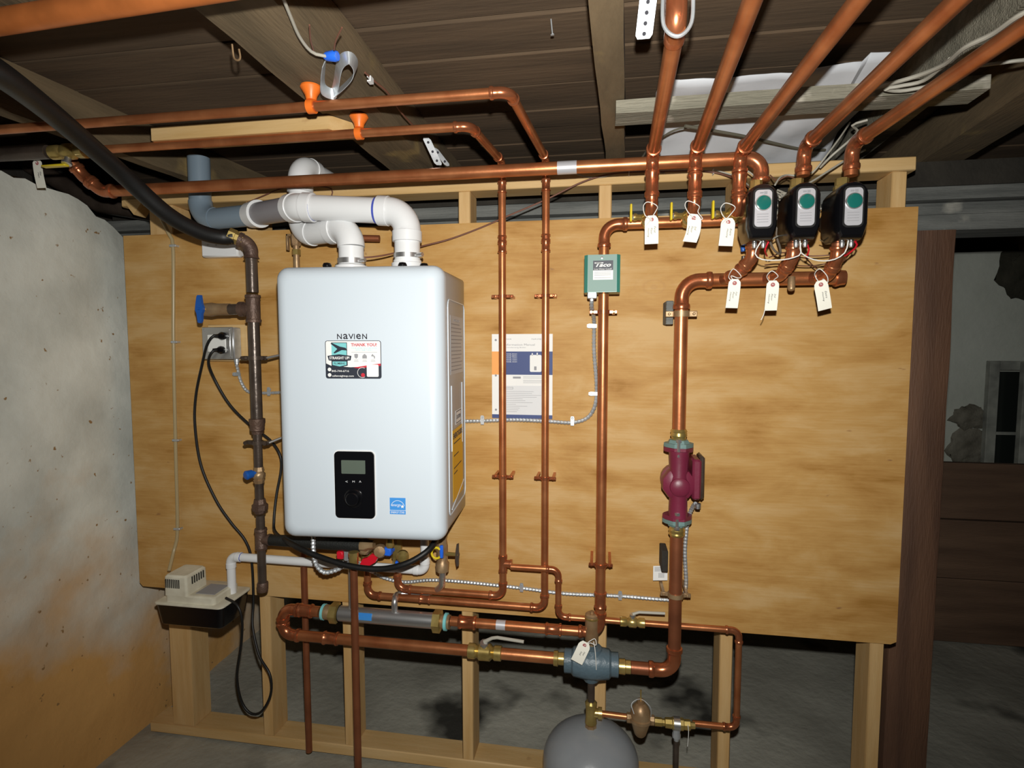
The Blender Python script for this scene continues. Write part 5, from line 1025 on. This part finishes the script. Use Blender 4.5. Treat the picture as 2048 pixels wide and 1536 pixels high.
# ============================================================ tags
def tag(top, bot, w_, lab, lines, loop, Y0, Y1, curl=0):
    a = P(*top, Y=Y0); b = P(*bot, Y=Y1); T = Thing('paper_tag', lab, 'tag', a, 'manila tags tied to the pipes'); ey = (a-b).normalized(); L_ = (a-b).length; ex = V((1, 0, 0)); ex = (ex-ey*ex.dot(ey)).normalized(); en = ex.cross(ey)
    if en.y > 0: en = -en
    Q = Plane(b, ex, ey, en); n = 10; R = []
    ch = w_*.28
    for i in range(n+1):
        t = i/n; v = L_*t; hw = w_/2
        if v > L_-ch: hw = w_/2-(v-(L_-ch))*.85
        off = ex*(curl*math.sin(t*math.pi*1.1))+en*(.002*math.sin(t*math.pi))
        R.append([tuple(b+ey*v+off-ex*hw), tuple(b+ey*v+off+ex*hw), tuple(b+ey*v+off+ex*hw+en*.0008), tuple(b+ey*v+off-ex*hw+en*.0008)])
    T.part('card', MB().rings(R), TAGC)
    e = a-ey*.010+en*.0012; T.part('eyelet', MB().lathe([(-.0006, .0022), (-.0006, .0052), (.0008, .0052), (.0008, .0022)], e, en, 16), mat('red_brown_card', (.40, .12, .12), .7))
    mb = MB()
    for i, s_ in enumerate(lines): Q.text(mb, s_, w_*(.24-.24*i), L_*(.50-.05*i), w=L_*.28*len(s_)/6, h=w_*.14, h0=.0026, h1=.0030, rot=-math.pi/2, shear=.3)
    T.part('handwriting', mb, INK)
    T.part('string', MB().sweep(spline([e+V((0, -.001, 0))]+[P(x, y, Y=yy) for x, y, yy in loop]+[e+V((.001, -.001, 0))], 8), .0011, 6), STRING)
tag((1303, 431), (1303, 488), .033, 'manila tag on the left drop of the upper manifold, handwriting in three lines', ['First', 'Floor', 'Heating'], [(1290, 430, -.25), (1287, 412, -.24), (1296, 404, -.236), (1314, 412, -.24), (1310, 425, -.25), (1290, 455, -.24)], -.24, -.235)
tag((1389, 428), (1379, 484), .033, 'curled manila tag on the middle drop of the upper manifold', ['2nd', 'Floor', 'Heating'], [(1376, 424, -.25), (1370, 410, -.24), (1377, 402, -.236), (1398, 412, -.24), (1396, 424, -.25), (1405, 438, -.24)], -.24, -.23, .004)
tag((1457, 436), (1451, 492), .033, 'manila tag on the right drop of the upper manifold, handwriting in two lines', ['Extra', 'Heating'], [(1444, 428, -.25), (1442, 415, -.24), (1452, 406, -.236), (1470, 414, -.24), (1462, 428, -.25), (1442, 450, -.24)], -.24, -.235)
tag((1470, 558), (1463, 616), .029, 'manila tag tied to the left stub of the lower manifold', ['1st', 'Floor', 'Heating'], [(1458, 556, -.22), (1460, 546, -.20), (1468, 538, -.19), (1482, 552, -.20), (1476, 556, -.21), (1462, 552, -.21)], -.225, -.21)
tag((1546, 561), (1541, 621), .029, 'manila tag on the middle stub of the lower manifold, loose string end below', ['2nd', 'Floor', 'Heating'], [(1538, 562, -.22), (1534, 552, -.20), (1544, 542, -.19), (1556, 552, -.20), (1548, 560, -.21)], -.225, -.21)
tag((1640, 561), (1650, 619), .031, 'manila tag on the right stub of the lower manifold, tilted right', ['Extra', 'Heating'], [(1632, 556, -.22), (1630, 546, -.20), (1640, 538, -.19), (1654, 552, -.20), (1655, 565, -.21), (1646, 558, -.21)], -.225, -.21)
single('loose_string', MB().sweep(spline([P(1530, 618, Y=-.212), P(1527, 630, Y=-.212), P(1522, 640, Y=-.21)], 6), .001, 6), STRING, 'loose string end below the middle lower tag', 'string')
tag((74, 319), (84, 376), .03, 'manila tag hanging at the yellow lever valve in the left top corner', ['Gas', 'Main'], [(66, 314, -.30), (62, 306, -.27), (70, 302, -.25), (78, 312, -.28)], -.30, -.29)
tag((1172, 1284), (1153, 1324), .034, 'manila tag lying over the blue grey air separator', ['Heat', 'Feed'], [(1180, 1282, -.15), (1190, 1278, -.15), (1192, 1290, -.155), (1180, 1286, -.15)], -.155, -.160)
single('tie_string', MB().sweep(spline([P(1187, 1283, Y=-.15), P(1190, 1300, Y=-.155), P(1192, 1325, Y=-.15), P(1193, 1348, Y=-.14)], 6), .0012, 6), STRING, 'white string hanging down the front of the air separator', 'string')
# ============================================================ thermostat wires
wpts = [P(690, 516, Y=-.20), P(760, 512, Y=-.14), P(845, 492, Y=-.05), P(900, 478, Y=-.02), P(960, 456, Y=-.01), P(1020, 430, Y=-.01), P(1090, 400, Y=-.012), P(1160, 366, Y=-.012), P(1210, 350, Y=-.01), P(1258, 345, Y=-.008), P(1320, 343, Y=-.008), P(1400, 342, Y=-.008), P(1450, 350, Y=-.02), P(1495, 372, Y=-.08), P(1515, 400, Y=-.16)]
T = Thing('thermostat_wire', 'thin brown wire climbing from the boiler top across the plywood to the circulators', 'wire', wpts[7]); T.part('wire', MB().sweep(resample(spline(wpts, 8), .015), .0024, 8), WIRE)
for px, py in ((1258, 345), (1427, 343)): c = P(px, py, Y=-.008); T.part('staple', MB().box(c+V((-.001, -.003, -.007)), c+V((.001, .014, .007))), STRING)
def wire(name, lab, pts, r_, m, k=8, cat='wire', grp=None): return single(name, MB().sweep(resample(spline(pts, k), .012), r_, 8), m, lab, cat, grp)
wire('thermostat_wire', 'short dark wire stapled along the top plate above the manual pipes', [P(1140, 343, Y=-.0), P(1175, 354, Y=-.002), P(1210, 353, Y=-.004), P(1260, 343, Y=-.006), P(1330, 346, Y=-.006)], .002, WIREW)
wire('thermostat_wire', 'brown wire end passing behind the vent pipes on the top plate', [P(495, 405, Y=.0), P(530, 390, Y=-.01), P(560, 378, Y=-.01), P(600, 372, Y=-.01), P(660, 376, Y=-.005), P(663, 395, Y=-.003)], .002, WIRE)
# wires around the circulators
random.seed(3)
GW = 'loose control wires around the circulators'
Z = [([(1524, 480, -.26), (1512, 500, -.26), (1512, 512, -.25), (1530, 520, -.25), (1570, 519, -.25), (1600, 510, -.25), (1601, 500, -.26), (1600, 482, -.26)], STRING, .0015, 'white wire sagging between the left and middle circulators'),
     ([(1602, 486, -.26), (1602, 505, -.25), (1630, 520, -.24), (1665, 520, -.24), (1690, 505, -.25), (1697, 480, -.26)], STRING, .0015, 'white wire sagging between the middle and right circulators'),
     ([(1545, 478, -.20), (1565, 465, -.17), (1578, 440, -.15), (1590, 440, -.15), (1600, 430, -.15)], WIREW, .0018, 'pale wire rising from the left circulator to the middle one'),
     ([(1540, 484, -.22), (1548, 500, -.20), (1560, 508, -.18), (1560, 495, -.16), (1553, 470, -.14), (1556, 440, -.14), (1562, 415, -.14)], mat('grey_cable', (.16, .13, .10), .5), .0028, 'thick grey brown cable looping behind the left circulator'),
     ([(1550, 370, -.14), (1560, 355, -.12), (1575, 350, -.10), (1600, 352, -.10), (1625, 345, -.10), (1650, 315, -.12), (1680, 275, -.10), (1700, 245, -.05)], WIREW, .0022, 'cream cable coming down from the joists between the middle and right zone pipes'),
     ([(1560, 395, -.14), (1580, 385, -.12), (1620, 365, -.10), (1660, 340, -.08), (1700, 315, -.06), (1730, 300, -.02)], WIREW, .0024, 'cream cable rising right behind the middle circulator'),
     ([(1430, 340, -.01), (1470, 352, -.03), (1490, 365, -.08), (1508, 380, -.14)], WIREW, .002, 'pale wire end reaching the left circulator from the top plate'),
     ([(1640, 480, -.2), (1655, 486, -.16), (1668, 470, -.12), (1685, 478, -.14)], mat('tan_wire', (.28, .2, .1), .5), .0015, 'tan wire between the middle and right circulators, low'),
     ([(1538, 515, -.16), (1570, 505, -.13), (1620, 512, -.10), (1670, 508, -.12), (1695, 495, -.18)], WIRE, .0015, 'reddish wire behind the pump outlet stubs'),
     ([(1530, 530, -.14), (1560, 528, -.10), (1620, 532, -.08), (1670, 522, -.10), (1700, 500, -.16)], WIRE, .0016, 'darker wire behind the pump outlet stubs, lower'),
     ([(1630, 370, -.12), (1640, 410, -.08), (1638, 440, -.06), (1645, 470, -.05)], WIREW, .0016, 'pale wire hanging on the plywood between middle and right circulators'),
     ([(1585, 400, -.12), (1562, 385, -.1), (1560, 400, -.09), (1575, 430, -.09), (1560, 455, -.09)], WIREW, .0024, 'cream cable bend between left and middle circulators'),
     ([(1612, 482, -.25), (1618, 500, -.24), (1612, 515, -.22)], RED, .0018, 'red wire below the middle circulator'),
     ([(1710, 482, -.25), (1714, 492, -.24), (1700, 505, -.22), (1690, 512, -.2)], RED, .0022, 'red wire below the right circulator'),
     ([(1538, 482, -.25), (1530, 500, -.24), (1534, 512, -.2)], RED, .0018, 'red wire below the left circulator')]
Z += [([(1500, 375, -.14), (1490, 410, -.10), (1500, 440, -.08), (1490, 470, -.06), (1505, 500, -.08)], WIREW, .0018, 'pale wire hanging behind the left side of the left circulator'),
     ([(1555, 410, -.12), (1567, 440, -.06), (1560, 470, -.05), (1580, 500, -.05), (1600, 512, -.08)], WIREW, .0016, 'pale wire crossing down between the left and middle circulators'),
     ([(1582, 470, -.12), (1560, 455, -.10), (1552, 430, -.10), (1570, 412, -.08), (1590, 408, -.10)], WIREW, .0026, 'cream cable curve left of the middle circulator'),
     ([(1640, 455, -.12), (1655, 475, -.05), (1668, 500, -.03), (1664, 530, -.03), (1690, 520, -.08)], WIREW, .0015, 'thin pale wire hanging low between middle and right circulators'),
     ([(1540, 350, -.10), (1555, 362, -.12), (1572, 352, -.12), (1590, 358, -.14), (1600, 372, -.16)], WIRE, .0016, 'brown wire over the gap between left and middle circulators'),
     ([(1555, 380, -.12), (1580, 388, -.10), (1598, 375, -.12)], WIREW, .0024, 'short cream cable between the left and middle circulators'),
     ([(1470, 330, -.10), (1500, 345, -.12), (1530, 372, -.14), (1560, 388, -.12), (1578, 405, -.10)], WIREW, .002, 'pale cable passing behind the top of the left circulator'),
     ([(1610, 515, -.15), (1640, 540, -.10), (1680, 528, -.12), (1705, 500, -.18)], WIRE, .0015, 'reddish wire low behind the right pump outlet')]
for pts, m, r_, lab in Z: wire('control_wire', lab, [P(x, y, Y=yy) for x, y, yy in pts], r_, m, grp=GW)
def nut(p, d, m, lab, s=1): return single('wire_nut', MB().lathe([(0, .0065*s), (.004*s, .008*s), (.018*s, .0065*s), (.022*s, .004*s)], p, d, 10), m, lab, 'wire nut')
nut(P(1655, 413, Y=-.13), (1, 0, .15), RED, 'red wire nut left of the right circulator'); wire('control_wire', 'pale wire ending in the red wire nut', [P(1625, 425, Y=-.13), P(1640, 418, Y=-.13), P(1656, 413, Y=-.13)], .0018, WIREW, grp=GW)
nut(P(1487, 503, Y=-.10), (-.2, 0, 1), BLUE, 'blue wire nut low left of the left circulator', .8)
single('wire_nut', MB().lathe([(0, .006), (.012, .006), (.02, .004)], P(1487, 512, Y=-.08), (.1, 0, -1), 10), IRON, 'dark wire nut below the blue one left of the left circulator', 'wire nut')
# ============================================================ ceiling things
def hanger(px, py0, T0, lab):
    T = Thing('bell_hanger', lab, 'pipe hanger', T0); x, y_, z_ = T0
    T.part('bell', MB().lathe([(0, .022), (.004, .023), (.020, .013), (.030, .011)], (x, y_, 1.968), (0, 0, -1), 20), ORANGE); T.part('clamp_ring', MB().lathe([(-.008, .0105), (-.008, .015), (.008, .015), (.008, .0105)], (x, y_, z_), (1, 0, 0), 20).box((x-.004, y_-.003, z_+.01), (x+.004, y_+.003, 1.945)), ORANGE)
hanger(0, 0, (P(607, 200, Z=TZ).x, a1.y, TZ), 'orange plastic bell hanger on the nearer water pipe under the big joist')
hanger(0, 0, (P(705, 255, Z=TZ).x, b1.y, TZ), 'orange plastic bell hanger on the farther water pipe under the big joist')
# pine block along farther water pipe
x0, x1 = P(312, 285, Y=-.33).x, P(700, 250, Y=-.33).x
mb = MB(); zc = 1.958; mb.prism([(x0, -.305), (x0+.10, -.27), (x1+.0, -.27), (x1-.05, -.345), (x0, -.345)], (0, 0, 1.935), (1, 0, 0), (0, 1, 0), (0, 0, .034)); single('pine_block', mb, PINEH, 'pale pine strip above the farther water pipe, left of its orange hanger', 'board')
single('pine_offcut', MB().prism([(0, 0), (.08, .0), (.04, -.05)], P(245, 400, Y=.0), (1, 0, 0), (0, 0, 1), (0, .05, 0)), PINEH, 'small pine offcut at the upper left corner of the stud wall', 'board')
# light board across joists
x0, x1 = P(1232, 220, Z=1.945).x, P(1968, 180, Z=1.945).x
mb = MB(); R = []
for i in range(30):
    x = x0+(x1-x0)*i/29; a = .003*noise.noise(V((x*9, 0, 0))); R.append([(x, -.315+a, 1.938+a), (x, -.24, 1.938), (x, -.24, 1.968), (x, -.315+a, 1.968)])
single('grey_board', mb.rings(R), GREYB, 'rough grey board nailed under the joists across the five zone pipes', 'board')
# lath pieces above
T = single('wood_lath', MB().box((P(1350, 165, Z=2.05).x, -.12, 2.05), (P(1600, 130, Z=2.05).x, -.09, 2.065), .002), GREYB, 'thin pale lath between joists above the grey board', 'board')
# white plastic sheet
mb = MB(); nx_, ny_ = 30, 16; vs = []; fs = []
for j in range(ny_+1):
    for i in range(nx_+1):
        x = 1.735+i*.53/nx_; y_ = -.22+j*.42/ny_; zz = 2.05-.12*((y_+.22)/.42)+.018*noise.noise(V((x*5, y_*6, 0)))+.010*noise.noise(V((x*14, y_*12, 4)))
        if x > 2.2: zz += .02
        vs.append((x+.03*noise.noise(V((y_*6, 0, 1)))*(i in (0, nx_)), y_, zz))
for j in range(ny_):
    for i in range(nx_): a = j*(nx_+1)+i; fs.append((a, a+1, a+nx_+2, a+nx_+1))
o = single('plastic_sheet', mb.add(vs, fs), SHEET, 'crumpled white plastic sheet stuffed between the joists above the zone pipes', 'sheet'); md = o.modifiers.new('s', 'SOLIDIFY'); md.thickness = .002
wire('dark_cable', 'dark cable lying across the white plastic sheet', [P(1370, 252, Z=1.955), P(1430, 262, Z=1.955), P(1500, 275, Z=1.955), P(1600, 298, Z=1.96), P(1650, 300, Z=1.97)], .004, mat('dusty_dark_cable', (.12, .11, .08), .7), cat='cable')
wire('dark_cable', 'thin dark cable looping beside the left zone pipe', [P(1282, 318, Y=-.1), P(1300, 295, Z=1.95), P(1345, 262, Z=1.96), P(1400, 250, Z=1.97), P(1440, 235, Z=1.98)], .0025, mat('dusty_dark_cable', (.12, .11, .08), .7), cat='cable')
# straps
def perforated(name, lab, p0, p1, wv, t=.0015, n=4, m=GALV):
    p0 = V(p0); p1 = V(p1); d = (p1-p0); L_ = d.length; d.normalize(); wv = V(wv); hw = wv.length; wv.normalize(); nn = d.cross(wv).normalized()
    T = Thing(name, lab, 'strap', p0); T.part('band', MB().prism([(0, -hw+.004), (.006, -hw), (L_-.006, -hw), (L_, -hw+.004), (L_, hw-.004), (L_-.006, hw), (.006, hw), (0, hw-.004)], p0, d, wv, nn*t), m)
    mb = MB()
    for i in range(n): c = p0+d*L_*(i+.5)/n; mb.lathe([(-.0006, .0035), (t+.0008, .0035)], c, nn, 10)
    T.part('hole', mb, INK)
cA, cB = P(1287, 78, Y=-.62), P(1300, -30, Y=-.66)
perforated('metal_strap', 'perforated galvanised strap hanging beside the narrow joist, left of the zone pipes', cA, cB, (.0145, 0, 0), n=5)
c = P(517, 30, Y=-.62)
T = Thing('metal_bracket', 'bent galvanised bracket under the big joist at the top', 'bracket', c); T.part('plate', MB().prism([(-.018, .014), (.020, .020), (.022, -.014), (.006, -.018), (.004, -.008), (-.016, -.006)], c, (1, 0, 0), V((0, .3, 1)).normalized(), (0, -.0015, 0)), GALV)
T.part('screw', MB().lathe([(0, .003), (.003, .002)], c+V((.008, -.002, .004)), (0, -1, 0), 8), IRON); T.part('upright', MB().box(c+V((-.018, .002, .012)), c+V((.020, .004, .08))), IRON)
c = P(860, 290, Z=1.96)
perforated('metal_strap', 'twisted perforated strap hanging between the water pipe elbows', P(852, 275, Z=1.965), P(878, 330, Z=1.905), (.010, .003, 0), n=3); perforated('metal_strap', 'second leg of the twisted strap, leaning right', P(868, 296, Z=1.95), P(896, 332, Z=1.91), (.006, .004, .002), n=2)
# cable with blue nut
nut(P(675, 112, Z=1.955), (-1, .1, .1), BLUEW, 'bright blue wire nut under the big joist', 1.3)
wire('joist_cable', 'cream cable hanging from the top to the blue wire nut', [P(560, -20, Z=1.96), P(580, 30, Z=1.958), P(600, 75, Z=1.955), P(625, 105, Z=1.952), P(655, 113, Z=1.955)], .003, WIREW, cat='cable')
wire('joist_cable', 'thin dark wire left of the blue wire nut', [P(619, 50, Z=1.962), P(621, 80, Z=1.958), P(628, 104, Z=1.955)], .0014, WIRE, cat='cable'); wire('joist_cable', 'thin dark wire right of the blue wire nut', [P(684, 55, Z=1.962), P(672, 80, Z=1.958), P(668, 100, Z=1.955)], .0014, WIRE, cat='cable')
# dangling loop strap
lp = [P(648, 125, Z=1.955), P(645, 150, Z=1.95), P(646, 178, Z=1.945), P(665, 188, Z=1.945), P(672, 175, Z=1.95), P(680, 130, Z=1.955), P(697, 116, Z=1.955), P(710, 130, Z=1.955), P(707, 150, Z=1.95), P(690, 170, Z=1.945), P(670, 188, Z=1.942)]
lp = spline(lp, 6); R = []
for i, p in enumerate(lp):
    t_ = (lp[min(i+1, len(lp)-1)]-lp[max(i-1, 0)]).normalized(); n_ = t_.cross(V((0, 0, 1))).normalized(); u_ = V((0, 0, 1))*.010+n_*.004; R.append([tuple(p-u_), tuple(p-u_+n_*.0015), tuple(p+u_+n_*.0015), tuple(p+u_)])
single('loop_strap', MB().rings(R), GALV, 'curled grey strap loop hanging under the big joist', 'strap')
c = P(742, 160, Z=1.99); single('cable_staple', MB().box(c+V((0, -.008, -.006)), c+V((.003, .008, .006))).box(c+V((-.006, -.008, .003)), c+V((0, .008, .006))).box(c+V((-.006, -.008, -.006)), c+V((0, .008, -.003))), PVC, 'small white cable staple on the side of the big joist', 'staple')
wire('joist_cable', 'thin dark wire along the side of the big joist through the white staple', [P(730, 145, Z=1.995), P(752, 165, Z=1.995), P(775, 185, Z=1.995), P(800, 222, Z=1.99), P(825, 250, Z=1.99)], .0022, WIRE, cat='cable')
# romex at right top
wire('house_cable', 'thick pale cable sweeping from the right edge over the rightmost zone pipe', [P(2100, 5, Z=1.90), P(2040, 30, Z=1.90), P(1985, 68, Z=1.905), P(1930, 95, Z=1.91), P(1890, 128, Z=1.92), P(1840, 150, Z=1.93), P(1790, 165, Z=1.935), P(1740, 180, Z=1.96)], .0042, WIREW, cat='cable')
wire('house_cable', 'pale cable lying along the grey board at the right', [P(1900, 118, Z=1.925), P(1850, 160, Z=1.93), P(1800, 172, Z=1.932), P(1770, 178, Z=1.932), P(1800, 182, Z=1.932), P(1850, 174, Z=1.932)], .0038, WIREW, cat='cable')
wire('house_cable', 'short pale cable at the right edge beyond the grey board', [P(1955, 132, Z=1.96), P(1985, 128, Z=1.955), P(2048, 120, Z=1.95), P(2110, 118, Z=1.95)], .0036, WIREW, cat='cable')
wire('house_cable', 'grey cable bundle dropping between the two right zone pipes', [P(1735, 240, Z=1.96), P(1705, 250, Z=1.955), P(1715, 262, Z=1.95), P(1700, 280, Y=-.10), P(1665, 310, Y=-.09), P(1640, 335, Y=-.06)], .003, WIREW, cat='cable')
c = P(472, 92, Z=1.967); single('bent_nail', MB().sweep(spline([c+V((-.008, 0, .004)), c+V((-.008, .004, -.018)), c+V((.0, .004, -.024)), c+V((.006, .003, -.020)), c+V((.006, 0, -.006))], 6), .0018, 6), BRONZE, 'bent rusty nail hook at the left edge of the big joist', 'nail')
c = P(1102, 38, Z=2.09); single('nail', MB().lathe([(0, .0015), (.03, .0015), (.03, .004), (.032, .004)], c, (.1, .1, -1), 6), GALV, 'nail tip poking down through the subfloor', 'nail')
